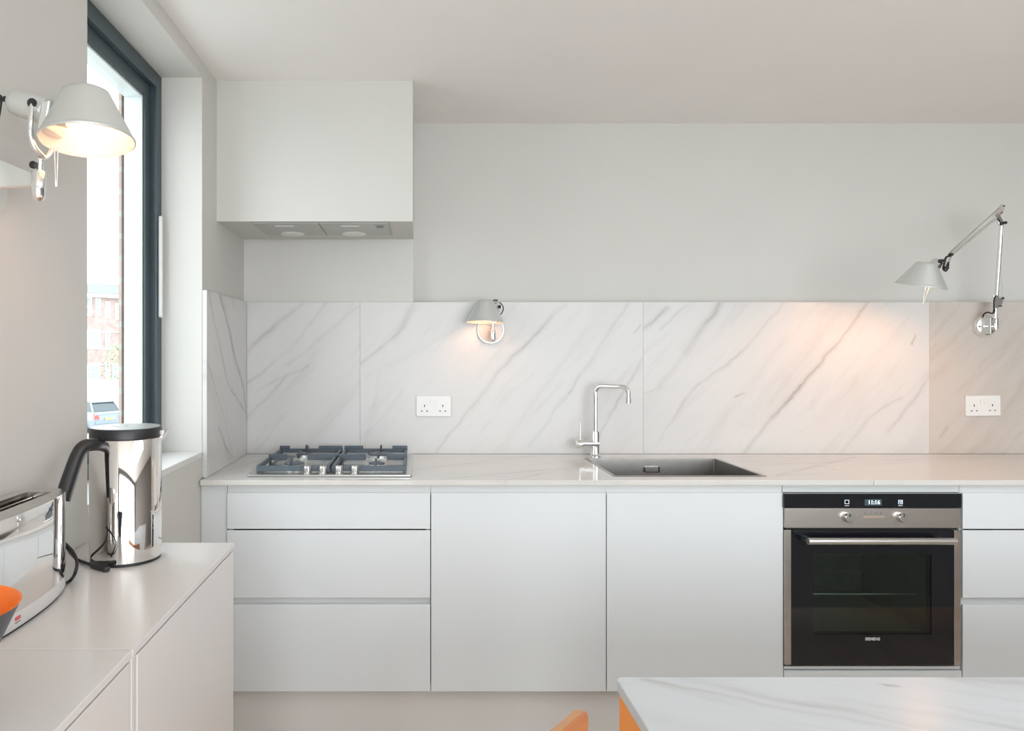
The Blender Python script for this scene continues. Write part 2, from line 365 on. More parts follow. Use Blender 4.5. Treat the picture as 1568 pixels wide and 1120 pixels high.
vC = sv((986, 600, 1022, 590, .004, .4), (1008, 596, 1050, 540, .012, .4), (1050, 540, 1104, 462, .016, .75), (1004, 682, 1060, 600, .006, .3), (1060, 600, 1130, 545, .006, .4), (1130, 545, 1200, 466, .006, .4), (1140, 698, 1182, 640, .009, .7), (1182, 640, 1226, 590, .010, .95), (1226, 590, 1280, 530, .008, .75), (1280, 530, 1332, 462, .006, .7), (1284, 696, 1330, 640, .007, .65), (1330, 640, 1380, 610, .006, .5), (1360, 660, 1400, 615, .010, .55), (1400, 615, 1424, 575, .008, .65), (986, 500, 1022, 472, .008, .6), (1010, 505, 1050, 466, .006, .5), (1127, 608, 1140, 600, .004, 1.1), (1396, 525, 1402, 514, .004, 1.4), (1080, 690, 1200, 520, .02, .2))
vD = sv((1424, 552, 1500, 480, .014, .5), (1430, 580, 1530, 466, .02, .35), (1424, 500, 1440, 466, .01, .5), (1490, 700, 1600, 560, .03, .35), (1440, 690, 1540, 600, .012, .25), (1500, 560, 1600, 470, .015, .3), (1440, 668, 1448, 655, .005, .7))
slabs = [(-.7186, -.240, vA, 1, MB), (-.240, .959, vB, 2, MB), (.959, 2.170, vC, 3, MB), (2.170, 3.38, vD, 5, (.58, .535, .49))]
sp = thing('marble_splashback', (1.3, SPL + .01, .9), 'white marble splashback with grey diagonal veins standing behind the worktop', 'splashback')
for i, (x0, x1, vv, sd, bc) in enumerate(slabs):
    mm = marble('splash_marble_%d' % i, bc, vv, 'xz', 50, .32, tint=(.42, .40, .375) if i < 3 else (.46, .38, .32), seed=sd, soft=.30 if i < 3 else .6, clouds=.30 if i < 3 else .6, spec=.4)
    box('marble_slab', x0 + .0003, x1 - .0003, SPL, SPL + .019, .9005, SPLZ, mm, sp, .0006)
vS = [(2.48, 1.55, 2.72, 1.22, .007, .7), (2.72, 1.22, 3.02, 1.08, .006, .6), (2.62, 1.54, 2.98, 1.18, .008, 1.0), (2.98, 1.18, 3.04, 1.05, .008, .8), (2.47, 1.3, 2.8, .95, .005, .5), (2.6, 1.05, 2.8, .92, .006, .5)]
mS = marble('splash_marble_side', MB, vS, 'yz', -45, .32, tint=(.30, .29, .28), seed=8, soft=.3, clouds=.3)
sps = thing('marble_side_panel', (WX + .008, 2.75, .9), 'narrow marble side panel on the left wall between the window and the corner', 'splashback')
box('marble_slab', WX + .0005, -.7186, WY1 + .001, SPL - .0005, .9005, SPLZ + .001, mS, sps, .0012)

WK = 2.413
wt = thing('marble_worktop', (1.2, 2.7, .88), 'long white marble worktop running over the base units and around the sink', 'worktop')
vW = [(-.2, 2.5, .5, 3.0, .01, .3), (.1, 2.45, .6, 2.7, .01, .3), (.3, 2.42, .5, 2.60, .006, .4), (1.25, 2.5, 1.8, 2.95, .01, .35), (1.3, 2.75, 2.3, 2.95, .01, .3), (-.72, 2.5, -.62, 2.9, .01, .3)]
mW = marble('worktop_marble', (.70, .68, .65), vW, 'xy', 20, .12, tint=(.45, .42, .39), seed=12, soft=.22, clouds=.25)
SKX0, SKX1, SKY0, SKY1 = .680, 1.214, 2.487, 2.912
bm = bmesh.new()
xe = 1.536
xs = [-.728, SKX0 + .004, SKX1 - .004, xe]; ys = [WK, SKY0 + .004, SKY1 - .004, SPL - .0005]
gv = {}
def V_(i, j, z):
    if (i, j, z) not in gv: gv[i, j, z] = bm.verts.new((xs[i], ys[j], z))
    return gv[i, j, z]
for i in range(3):
    for j in range(3):
        if (i, j) == (1, 1): continue
        bm.faces.new([V_(i, j, .90), V_(i + 1, j, .90), V_(i + 1, j + 1, .90), V_(i, j + 1, .90)])
        bm.faces.new([V_(i, j, .8825), V_(i, j + 1, .8825), V_(i + 1, j + 1, .8825), V_(i + 1, j, .8825)])
for (a, b) in [((i, 0), (i + 1, 0)) for i in range(3)] + [((i + 1, 3), (i, 3)) for i in range(3)] + [((3, j), (3, j + 1)) for j in range(3)] + [((0, j + 1), (0, j)) for j in range(3)] + [((2, 1), (1, 1)), ((1, 2), (2, 2)), ((1, 1), (1, 2)), ((2, 2), (2, 1))]:
    bm.faces.new([V_(*a, .8825), V_(*b, .8825), V_(*b, .90), V_(*a, .90)])
put('marble_slab', bm, mW, wt, .0025)
box('marble_slab', xe + .0008, 3.38, WK, SPL - .0005, .8825, .90, mW, wt, .0025)

# ---------------------------------------------------------------- base units
FY = 2.435; FT = .019
def px2x(u): return (u - VX) * FY / F
def z_(v): return CZ - (v - VY) * FY / F
XD = [px2x(347), px2x(659.5), px2x(928.5), px2x(1200), px2x(1473.5), px2x(1473.5) + .70]
filler = thing('filler_panel', ((WX + XD[0]) / 2, FY, 0), 'narrow white filler panel between the left wall and the drawers', 'panel')
box('panel', WX + .001, XD[0] - .0015, FY + .012, FY + .03, .0, .8815, LACQ, filler, .001)
box('panel_return', WX + .001, XD[0] - .003, FY + .031, FY + .05, .0, .8815, LACQ, filler, .001)
G = .0015
def carcass(root, x0, x1, ztop=.8815):
    boxes('carcass', [(x0 + .001, x0 + .018, FY + FT + .002, 3.0, .179, ztop), (x1 - .018, x1 - .001, FY + FT + .002, 3.0, .179, ztop), (x0 + .019, x1 - .019, FY + FT + .002, 3.0, .179, .197), (x0 + .019, x1 - .019, 2.99, 3.0, .198, ztop)], LACQ, root)
    box('top_rail', x0 + .0004, x1 - .0004, FY + .0125, FY + .0205, z_(760), .8815, RAIL, root)
def front(name, root, x0, x1, v0, v1):
    """a handleless front whose top edge is chamfered back as a finger pull"""
    a, b = x0 + G, x1 - G; z1, z0 = z_(v0), z_(v1)
    pr = [(a, FY, z0), (a, FY + FT, z0), (a, FY + FT, z1 - .022), (a, FY + .0035, z1), (a, FY, z1)]
    return prism(name, pr, (b - a, 0, 0), LACQ, root, .0012)
def drawers(x0, x1, label, group=None):
    r = thing('drawer_unit', ((x0 + x1) / 2, FY, .15), label, 'drawer unit', group)
    carcass(r, x0, x1)
    front('drawer_front', r, x0, x1, 755, 810.5); front('drawer_front', r, x0, x1, 812.5, 916); front('drawer_front', r, x0, x1, 926, 1059.5)
    box('grip_rail', x0 + .0004, x1 - .0004, FY + .0195, FY + .0208, z_(931), z_(913), RAIL, r)
    return r
def cupboard(x0, x1, label):
    r = thing('base_cupboard', ((x0 + x1) / 2, FY, .15), label, 'cupboard'); carcass(r, x0, x1)
    front('door', r, x0, x1, 755, 1059.5); return r
drawers(XD[0], XD[1], 'white handleless three-drawer unit under the gas hob')
cupboard(XD[1], XD[2], 'white handleless base cupboard between the hob drawers and the sink')
cupboard(XD[2], XD[3], 'white handleless base cupboard under the sink, left of the oven')
drawers(XD[4] , XD[5], 'white handleless drawer unit right of the oven, cut by the photo edge')
oh = thing('oven_housing', ((XD[3] + XD[4]) / 2, FY, .15), 'white housing unit around the built-in oven', 'cupboard')
x0, x1 = XD[3], XD[4]
boxes('carcass', [(x0 + .001, x0 + .003, FY + .012, 3.0, .179, .8815), (x1 - .003, x1 - .001, FY + .012, 3.0, .179, .8815), (x0 + .004, x1 - .004, 2.99, 3.0, .179, .8815)], LACQ, oh)
box('top_rail', x0 + .004, x1 - .004, FY + .012, FY + .05, z_(755), .8815, RAIL, oh)
box('shelf', x0 + .004, x1 - .004, FY + .006, 2.98, z_(1026), z_(1022), RAIL, oh)
box('lower_panel', x0 + .0015, x1 - .0015, FY, FY + FT, z_(1059.5), z_(1028), LACQ, oh, .0012)
pl = box('plinth', WX + .002, 3.2, FY + .06, FY + .075, .0, .1785, noisy(mat('plinth_white', (.72, .70, .68), .5), 2, .01), None, .001)
tag(pl, 'white recessed plinth board running under the kitchen units', 'plinth')

# ---------------------------------------------------------------- oven
ov = thing('built_in_oven', ((x0 + x1) / 2, FY, z_(1020)), 'built-in black glass and steel electric oven under the worktop', 'oven')
OY = FY - .012
def ox(u): return (u - VX) * OY / F
def oz(v): return CZ - (v - VY) * OY / F
box('oven_body', ox(1203), ox(1470), OY + .032, 2.9, oz(1018), oz(757), [BLACKP], ov)
box('control_glass', ox(1201), ox(1472.5), OY, OY + .03, oz(778.5), oz(756.5), BGLASS, ov, .0015)
fs = box('fascia', ox(1202.5), ox(1471.5), OY + .001, OY + .03, oz(809), oz(779), OVST, ov, .001)
box('vent_gap', ox(1206), ox(1469), OY + .014, OY + .03, oz(812.5), oz(809.5), HOLE, ov)
dsp = box('display', ox(1324), ox(1350), OY - .0006, OY + .001, oz(774.5), oz(765), DISP, ov)
text('digits', '11:16', .0185, (ox(1338), OY - .001, oz(769.7)), SYMB, dsp, bold=.0004)
def frame_sym(name, u0, u1, v0, v1, t=.0011):
    a, b, c, d = ox(u0), ox(u1), oz(v1), oz(v0); y0, y1 = OY - .0008, OY + .0005
    return boxes(name, [(a, b, y0, y1, c, c + t), (a, b, y0, y1, d - t, d), (a, a + t, y0, y1, c + t, d - t), (b - t, b, y0, y1, c + t, d - t)], SYMB, ov)
frame_sym('mode_symbol', 1293.5, 1300, 766, 772)
frame_sym('menu_symbol', 1375.5, 1382, 766, 772.3)
boxes('symbol_mark', [(ox(1377), ox(1378.2), OY - .0008, OY + .0005, oz(769.5), oz(768)), (ox(1378.8), ox(1379.9), OY - .0008, OY + .0005, oz(771), oz(768.6)), (ox(1379.4), ox(1381), OY - .0008, OY + .0005, oz(768.2), oz(767.4)), (ox(1293.5), ox(1300), OY - .0008, OY + .0005, oz(775), oz(774.5)), (ox(1375.5), ox(1382), OY - .0008, OY + .0005, oz(775), oz(774.5))], SYMB, ov)['kind'] = 'stuff'
for u in (1297, 1379.5):
    c = (ox(u), OY + .001, oz(792.5))
    kb = lathe('knob', [(0.0165, 0), (.0165, .003), (.0150, .016), (.0135, .018), (0, .018)], c, (0, -1, 0), CHROME, ov, 28)
    box('pointer', c[0] - .0012, c[0] + .0012, OY - .0182, OY - .0168, c[2] + .004, c[2] + .013, HOLE, kb)
    ins = []
    for k in range(9):
        a = math.radians(90 + (k - 4) * 36 + (18 if k > 4 else 0)); R_ = .0285
        cx, cz = c[0] + R_ * math.cos(a), c[2] + R_ * math.sin(a)
        ins.append((cx - .002, cx + .002, OY + .0002, OY + .0014, cz + .0008, cz + .0016)); ins.append((cx - .002, cx + .0005, OY + .0002, OY + .0014, cz - .0014, cz - .0006))
    boxes('dial_marks', ins, GREYINK, ov)['kind'] = 'stuff'
bs = box('button_strip', ox(1322), ox(1355), OY - .0004, OY + .002, oz(793.8), oz(790.8), mat('warm_strip', (.62, .50, .40), .35, .8), ov, .0003)
for q, u in enumerate((1326, 1334, 1342, 1350)):
    boxes('button_symbol', [(ox(u) - .002, ox(u) + .002, OY + .0002, OY + .0014, oz(786.5), oz(786)), (ox(u) - (.0025 if q in (0, 3) else .0008), ox(u) - .0004, OY + .0002, OY + .0014, oz(788), oz(784.5))], GREYINK, ov)
# door
a, b, c, d = ox(1212), ox(1461.5), oz(1019), oz(812.5); wa, wb, wc, wd_ = ox(1245.5), ox(1427), oz(972.5), oz(849)
dr = boxes('door', [(a, wa, OY + .002, OY + .03, c, d), (wb, b, OY + .002, OY + .03, c, d), (wa, wb, OY + .002, OY + .03, c, wc), (wa, wb, OY + .002, OY + .03, wd_, d)], BGLASS, ov)
box('door_window', wa, wb, OY + .004, OY + .008, wc, wd_, OVGLASS, dr)
box('side_trim', ox(1202.5), a - .0005, OY + .001, OY + .03, c, d, OVST, dr, .001)
box('side_trim', b + .0005, ox(1471.5), OY + .001, OY + .03, c, d, OVST, dr, .001)
hy = OY - .045
hx = lambda u: (u - VX) * hy / F
hz = CZ - (829.5 - VY) * hy / F
tube('door_handle', [(hx(1237), hy, hz), (hx(1463.5), hy, hz)], .0112, STEEL, dr, 24)
for u in (1242, 1449):
    box('handle_mount', hx(u) - .010, hx(u) + .010, hy + .006, OY + .0015, hz - .009, hz + .009, mat('dark_mount', (.10, .11, .12), .25, .6), dr, .002)
text('maker_lettering', 'SIEMENS', .0135, (ox(1336.5), OY + .0012, oz(979.5)), WHITEINK, dr, bold=.0003)
cv = boxes('oven_cavity', [(wa - .01, wa, OY + .031, OY + .031, wc, wd_)], CAV, None) if False else None
bm = bmesh.new(); addbox(bm, wa - .02, wb + .02, OY + .033, 2.84, wc - .012, wd_ + .012)
for f in list(bm.faces):
    if f.calc_center_median().y < OY + .04: bm.faces.remove(f)
put('oven_cavity', bm, CAV, ov)
# the body must be open in front of the cavity
bo = bpy.data.objects['oven_body']; bpy.data.objects.remove(bo)
X0, X1, Z0, Z1 = ox(1203), ox(1470), oz(1018), oz(757)
boxes('oven_body', [(X0, wa - .021, OY + .032, 2.86, Z0, Z1), (wb + .021, X1, OY + .032, 2.86, Z0, Z1), (wa - .021, wb + .021, OY + .032, 2.86, Z0, wc - .013), (wa - .021, wb + .021, OY + .032, 2.86, wd_ + .013, Z1)], BLACKP, ov)
rw = mat('rack_wire', (.55, .55, .50), .3, .9)
for zz in (oz(861), oz(925)):
    tube('oven_rack', [(wa - .012, 2.52, zz), (wb + .012, 2.52, zz)], .0028, rw, ov, 6)
    tube('oven_rack', [(wa - .012, 2.80, zz), (wb + .012, 2.80, zz)], .0025, rw, ov, 6)

# ---------------------------------------------------------------- sink and tap
sk = thing('steel_sink', ((SKX0 + SKX1) / 2, (SKY0 + SKY1) / 2, .9), 'square-edged brushed steel sink let into the worktop', 'sink')
bm = bmesh.new()
def quadring(z, ins): return [bm.verts.new(p) for p in ((SKX0 + ins, SKY0 + ins, z), (SKX1 - ins, SKY0 + ins, z), (SKX1 - ins, SKY1 - ins, z), (SKX0 + ins, SKY1 - ins, z))]
R1, R2, R3, R4, R5 = quadring(.9003, 0), quadring(.9022, .001), quadring(.9022, .0125), quadring(.72, .016), quadring(.9003, .004)
for p, q in ((R1, R2), (R2, R3), (R3, R4)):
    for k in range(4): bm.faces.new((p[k], p[(k + 1) % 4], q[(k + 1) % 4], q[k]))
bm.faces.new(R4)
bwl = put('bowl', bm, SINKM, sk)
b_ = bwl.modifiers.new('bevel', 'BEVEL'); b_.width = .004; b_.segments = 3; b_.limit_method = 'ANGLE'; b_.angle_limit = math.radians(40)
op = [(.947 + a_, SKY1 - .0165, .858 + c_) for a_, c_ in rrect(0, 0, .064, .026, .007)]
ofl = prism('overflow_plate', op, (0, -.003, 0), CHROME, sk, .0008)
op = [(.947 + a_, SKY1 - .0196, .858 + c_) for a_, c_ in rrect(0, 0, .053, .016, .004)]
prism('overflow_cover', op, (0, -.001, 0), SINKM, ofl)
lathe('drain', [(.04, 0), (.038, .002), (.02, .001), (0, .001)], (.947, 2.70, .7205), (0, 0, 1), STEEL, sk)

TX, TY = .738, 2.965
tp = thing('mixer_tap', (TX, TY, .9), 'tall chrome mixer tap with a square swan spout standing at the sink corner', 'tap')
lathe('base', [(.0235, 0), (.0235, .004), (.0185, .010), (.0175, .012), (.0175, .098), (.0165, .103), (.0105, .104), (0, .104)], (TX, TY, .9003), (0, 0, 1), CHROME, tp)
ex, ey = .850, 2.885
zt = 1.192; cr = .028; ux, uy = (ex - TX), (ey - TY); un = math.hypot(ux, uy); ux /= un; uy /= un
pts = [(TX, TY, 1.0), (TX, TY, zt - cr)]
for k in range(1, 9):
    q = math.radians(90 * k / 8); pts.append((TX + ux * cr * (1 - math.cos(q)), TY + uy * cr * (1 - math.cos(q)), zt - cr + cr * math.sin(q)))
for k in range(0, 9):
    q = math.radians(90 * k / 8); pts.append((ex - ux * cr * (1 - math.sin(q)), ey - uy * cr * (1 - math.sin(q)), zt - cr + cr * math.cos(q)))
pts.append((ex, ey, 1.145))
tube('spout', pts, .0092, CHROME, tp, 20)
lathe('aerator', [(.0085, 0), (.0105, .001), (.0105, .020), (.0092, .021), (0, .021)], (ex, ey, 1.125), (0, 0, 1), CHROME, tp, 20)
hd = lathe('handle_body', [(.0155, -.012), (.0155, .048), (.0185, .05), (.0185, .078), (.0165, .081), (0, .081)], (TX, TY - .003, .953), (-1, 0, 0), CHROME, tp, 24)
tube('lever', [(TX - .064, TY - .003, .969), (TX - .064, TY - .003, 1.04)], .0028, CHROME, hd, 10)

# ---------------------------------------------------------------- hob
HX0, HX1, HY0, HY1 = -.588, -.016, 2.476, 2.985
hb = thing('gas_hob', ((HX0 + HX1) / 2, (HY0 + HY1) / 2, .9), 'steel gas hob with four burners and cast iron pan supports on the worktop', 'hob')
hp = [(a_, b2, .9004) for a_, b2 in rrect((HX0 + HX1) / 2, (HY0 + HY1) / 2, HX1 - HX0, HY1 - HY0, .008)]
HOBST = noisy(mat('brushed_hob_steel', (.62, .62, .61), .28, 1), 50, .05, .04, (.06, 1, 1))
prism('hob_tray', hp, (0, 0, .0085), HOBST, hb, .003)
BX = (-.447, -.145)
for i, (bx, by, r) in enumerate(((BX[0], 2.62, .038), (BX[0] - .001, 2.86, .028), (BX[1], 2.62, .030), (BX[1], 2.86, .050))):
    bn = lathe('burner', [(r + .014, 0), (r + .012, .003), (r + .002, .004), (r + .001, .015), (r * .8, .0155), (0, .0155)], (bx, by, .909), (0, 0, 1), ALU, hb, 28)
    lathe('burner_cap', [(r * .9, 0), (r * 1.0, .0015), (r * .98, .004), (r * .8, .0055), (0, .006)], (bx, by, .9245), (0, 0, 1), IRON, bn, 28)
GT, GB = .943, .921      # top and bottom of the pan support bars
def grate(x0, x1, cx, lab):
    bm = bmesh.new(); t = .0065; y0, ym, y1 = 2.522, 2.735, 2.955
    def bar(xa, xb, ya, yb, z0=GB, z1=GT): addbox(bm, xa, xb, ya, yb, z0, z1)
    lo = GT - .010
    # front and back rails: low, raised lugs at their ends
    bar(x0, x1, y0 - t, y0 + t, .914, .932)
    bar(x0, x1, y1 - t, y1 + t, .918, .934)
    bar(x0, cx - .075, y1 - t, y1 + t, .934, GT + .003); bar(cx + .045, x1, y1 - t, y1 + t, .934, GT + .003)
    bar(x0, cx - .048, ym - t, ym + t); bar(cx + .032, x1, ym - t, ym + t)
    # side rails
    bar(x0, x0 + .011, y0, y1, .918, .934); bar(x1 - .011, x1, y0, y1, .918, .934)
    for yy in (y0, ym, y1): bar(x0 + .001, x0 + .01, yy - t + .001, yy + t - .001, .909, .925); bar(x1 - .01, x1 - .001, yy - t + .001, yy + t - .001, .909, .925)
    o = put('pan_support', bm, IRON, hb, .0015)
    for (ya, yb, rise) in ((y0, y0 + .05, 0), (ym - .045, ym + .045, 1), (y1 - .05, y1, 0)):
        q = (y0 if ya == y0 else (y1 if yb == y1 else ym))
        pr = [(cx - .0035, ya, .926), (cx - .0035, yb, .926), (cx - .0035, yb, GT + .004), (cx - .0035, ya, GT + .004)]
        if ya == y0: pr = [(cx - .0035, y0, .914), (cx - .0035, yb - .012, .930), (cx - .0035, yb, GT + .008), (cx - .0035, yb - .012, GT + .010), (cx - .0035, y0, GT)]
        if yb == y1: pr = [(cx - .0035, y1, .918), (cx - .0035, ya + .012, .932), (cx - .0035, ya, GT + .008), (cx - .0035, ya + .012, GT + .012), (cx - .0035, y1, GT + .002)]
        if rise: pr = [(cx - .0035, ya, GT + .004), (cx - .0035, ya + .02, .930), (cx - .0035, yb - .02, .930), (cx - .0035, yb, GT + .004), (cx - .0035, yb - .008, GT + .008), (cx - .0035, ym, GT - .002), (cx - .0035, ya + .008, GT + .008)]
        prism('finger', pr, (.007, 0, 0), IRON, o, .001)
grate(-.562, -.305, BX[0], '')
grate(-.297, -.038, BX[1], '')
for u in (470.5, 494.5, 519, 543.5):
    kx = (u - VX) * 2.497 / F
    kn = lathe('knob', [(.0165, 0), (.0165, .002), (.0135, .003), (.0145, .024), (.0130, .0265), (0, .0265)], (kx, 2.497, .909), (0, 0, 1), STEEL, hb, 24)
    box('knob_mark', kx + .001, kx + .004, 2.4822, 2.4845, .917, .930, HOLE, kn)

# ---------------------------------------------------------------- extractor in the underside of the box
xa, xb, ya, yb = -.612, -.098, BH + .008, 2.93
ez = 1.812
ex_ = thing('extractor_hood', ((xa + xb) / 2, (ya + yb) / 2, ez), 'grey steel extractor set into the underside of the white box over the hob', 'extractor')
box('extractor_frame', xa, xb, ya, yb, ez - .003, ez - .0003, mat('extractor_edge', (.42, .42, .40), .4, .6), ex_, .001)
def tri_panel(x0, x1, y0, y1): return box('filter_panel', x0, x1, y0, y1, ez - .006, ez - .0032, FILTER, ex_, .0008)
mid = (486 - VX) * BH / F + .003
p1 = tri_panel(xa + .008, mid - .002, ya + .003, yb - .012); p2 = tri_panel(mid + .002, xb - .008, ya + .003, yb - .012)
for p_, cx in ((p1, (xa + mid) / 2 - .01), (p2, (mid + xb) / 2 - .02)):
    bm = bmesh.new(); addlathe(bm, [(.048, 0), (.048, .003), (.040, .005), (0, .005)], (cx, yb - .05, ez - .006), (0, 0, -1), 28)
    o = put('lamp_lens', bm, mat('frosted_lens', (.75, .75, .72), .3), p_, smooth=True); autosmooth(o)
    prism('latch', [(cx + a_, ya + .055 + b2, ez - .006) for a_, b2 in rrect(0, 0, .07, .016, .006)], (0, 0, -.0015), WPLAS, p_)
box('control_switch', xb - .055, xb - .028, ya + .06, ya + .085, ez - .009, ez - .006, mat('switch_grey', (.22, .22, .22), .4), p2, .002)
box('label_plate', xb - .06, xb - .022, ya + .03, ya + .038, ez - .0068, ez - .006, GREYINK, p2)

# ---------------------------------------------------------------- sockets
def socket(cx, cz, label, tilt=0):
    y = SPL
    r = thing('wall_socket', (cx, y, cz), label, 'socket')
    pp = [(cx + a_, y - .0002, cz + c_) for a_, c_ in rrect(0, 0, .146, .086, .004)]
    prism('plate', pp, (0, -.009, 0), WPLAS, r, .0015)
    for s in (-1, 1): box('rocker_switch', cx + (s * .0065) - .0062, cx + (s * .0065) + .0062, y - .0125, y - .0092, cz + .006, cz + .028, WPLAS, r, .001)
    for s in (-1, 1):
        sx = cx + s * .0385
        boxes('pin_holes', [(sx - .002, sx + .002, y - .0094, y - .0091, cz - .003, cz + .006), (sx - .0145, sx - .0078, y - .0094, y - .0091, cz - .0225, cz - .0185), (sx + .0078, sx + .0145, y - .0094, y - .0091, cz - .0225, cz - .0185)], HOLE, r)
    if tilt:
        r.rotation_euler[1] = tilt
socket(.0716, 1.103, 'white double power socket on the marble below the small wall lamp')
socket(2.391, 1.105, 'white double power socket on the marble below the long-armed lamp', math.radians(-1))

# ---------------------------------------------------------------- lamps
def shade_parts(root, rimc, n, R=.0775, H=.094, rt=.034, bulbmat=BULB, notch=None, bulb_h=.035):
    """aluminium cone with a rolled rim; rimc is the centre of the rim, n points down out of the shade"""
    up = -Vector(n).normalized(); c = Vector(rimc)
    k = R / .0775
    outer = [(R, 0), (R + .0020, .0012), (R + .0018, .0035), (R - .0005, .0055), (R - (R - rt) * .06, .010), (rt + .0045, H - .012), (rt + .001, H - .004), (rt - .006, H), (0, H + .001)]
    inner = [(0, H - .002), (rt - .006, H - .003), (rt + .003, H - .013), (R - (R - rt) * .06 - .0015, .010), (R - .0018, .002), (R, 0)]
    bm = bmesh.new(); addlathe(bm, outer, c, up, 48, close=False); o = put('lamp_shade', bm, ALU, root, smooth=True)
    bm = bmesh.new(); addlathe(bm, inner, c, up, 48, close=False); put('reflector', bm, SHADEIN, o, smooth=True)
    bm = bmesh.new(); bc = c + up * bulb_h
    addlathe(bm, [(0, -.020), (.010, -.0175), (.0165, -.010), (.019, 0), (.0165, .010), (.011, .019), (.009, .030), (0, .030)], bc, up, 20)
    put('bulb', bm, bulbmat, root, smooth=True)
    return o, up, c
def tether(root, p, L_=.045, sw=.006, dx=(1, 0, 0)):
    d = Vector(dx) * sw; p = Vector(p)
    tube('shade_wire', [p - d, p - d * .3 + Vector((0, 0, -L_)), p + d * .3 + Vector((0, 0, -L_ - .001)), p + d], .0013, mat('wire_metal', (.8, .75, .7), .2, 1), root, 8)

# (1) wall lamp in the foreground left
LY = 1.20
lp = thing('wall_lamp', at(-40, 262, LY + .02), 'large satin aluminium wall lamp on the left wall beside the window', 'lamp')
lp.location = (WX, 1.225, at(0, 262, LY).z)
rim = at(134, 217, LY)
nn = Vector((.078, -.097, -1))
shade_parts(lp, rim, nn, R=.0740, H=.088, rt=.037, bulbmat=BULB, bulb_h=.05)
hA, hB = at(84, 174, LY), at(15, 154, LY + .005)
ax = (hB - hA).normalized(); ln = (hB - hA).length
lathe('shade_collar', [(.0175, -.03), (.0185, 0), (.0185, .018), (0, .018)], hA, ax, ALU, lp)
lathe('lamp_head', [(.0, .012), (.0215, .012), (.0225, .016), (.0225, ln * .80), (.020, ln * .90), (.015, ln * .97), (.006, ln), (0, ln)], hA, ax, ALU, lp)
prism('head_bracket', [at(63, 155, LY - .03), at(77, 152, LY - .03), at(70, 196, LY - .03), at(56, 198, LY - .03)], (0, .06, 0), ALU, lp, .003)
piv = at(48, 157, LY - .028)
lathe('pivot_knob', [(.0075, 0), (.0078, .003), (.0065, .005), (0, .005)], piv + Vector((0, .004, 0)), (0, -1, 0), BLACKP, lp, 20)
lathe('pivot_boss', [(.010, 0), (.010, .010), (0, .010)], piv + Vector((.001, .014, .001)), (0, -1, 0), ALU, lp, 20)
tube('yoke', spline([piv + Vector((0, .004, 0)), at(47, 185, LY - .028), at(47, 208, LY - .027), at(53, 226, LY - .022), at(64, 239, LY - .01), at(67, 243, LY)], 6), .0048, CHROME, lp, 14)
tube('yoke', spline([at(67, 243, LY), at(74, 237, LY + .012), at(79, 226, LY + .024), at(80, 205, LY + .028), at(74, 175, LY + .028)], 6), .0048, CHROME, lp, 14)
tube('stem', [at(62, 240, LY), at(61, 266, LY)], .0055, CHROME, lp, 16)
lathe('stem_screw', [(.0062, 0), (.0062, .004), (.005, .005), (0, .005)], at(52, 253, LY - .004), (-.2, -1, 0), BLACKP, lp, 20)
tube('screw_arm', [at(53, 253, LY), at(62, 252, LY)], .004, CHROME, lp, 12)
lathe('joint_cylinder', [(.0, 0), (.0055, .001), (.010, .006), (.0117, .012), (.0117, .050), (.0105, .052), (0, .052)], at(59, 310, LY), (0, 0, 1), CHROME, lp, 24)
zb, zc = at(50, 285, LY).z, at(50, 267, LY).z
jx = at(52, 285, LY).x
prism('bracket', [(jx, LY - .001, zb), (jx, LY - .001, zc), (WX + .006, LY + .012, zc + .038), (WX + .006, LY + .012, zb - .001)], (.0, .003, 0), ALU, lp)
tube('bracket_rod', [(jx, LY, zb), (WX + .004, LY + .012, zb - .001)], .0018, mat('rod_warm_reflection', (.9, .8, .7), .25, 1), lp, 8)  # warm tint stands in for orange light mirrored by the chrome
lathe('rosette', [(.056, 0), (.056, .004), (.052, .008), (0, .009)], (WX, 1.225, 1.615), (1, 0, 0), ALU, lp, 40)
lathe('cord_grip', [(.006, 0), (.005, .010), (0, .010)], hB, ax, BLACKP, lp, 14)
tube('power_cord', spline([hB, hB + ax * .02, Vector((WX + .035, LY + .01, hB.z + .004)), Vector((WX + .02, LY + .02, hB.z - .05)), Vector((WX + .008, 1.225, 1.66))], 6), .0026, CABLE, lp, 8)
wp_ = at(86, 226, LY - .055)
tether(lp, wp_, .062, .003)

# (2) small wall lamp in the middle of the splashback
CY = 2.950
l2 = thing('wall_lamp', (.312, SPL, 1.424), 'small satin aluminium wall lamp in the middle of the marble splashback', 'lamp')
shade_parts(l2, at(742.5, 494.5, CY), Vector((-.035, -.05, -1)), R=.0765, H=.092, rt=.034, bulbmat=BULB3, bulb_h=.056)
lathe('rosette', [(.058, 0), (.058, .010), (.0565, .012), (.0525, .012), (.0505, .0105)], (.312, SPL - .0002, 1.424), (0, -1, 0), mat('rim_metal', (.55, .54, .52), .35, .8), l2, 48, close=False)
lathe('rosette_face', [(.0510, 0), (.0510, .0105), (0, .0108)], (.312, SPL - .0002, 1.424), (0, -1, 0), mat('brushed_disc', (.50, .45, .42), .5, .8), l2, 48)
jc = Vector((.315, 2.965, 1.372))
lathe('joint_cylinder', [(.0, 0), (.0055, .001), (.010, .006), (.0115, .012), (.0115, .050), (.0105, .052), (0, .052)], jc, (0, 0, 1), CHROME, l2, 24)
prism('bracket', [(.3135, 2.97, jc.z + .008), (.3135, 2.97, jc.z + .035), (.3135, SPL - .010, jc.z + .072), (.3135, SPL - .010, jc.z + .012)], (.003, 0, 0), ALU, l2)
tube('stem', [jc + Vector((0, 0, .05)), jc + Vector((0, 0, .078))], .005, CHROME, l2, 14)
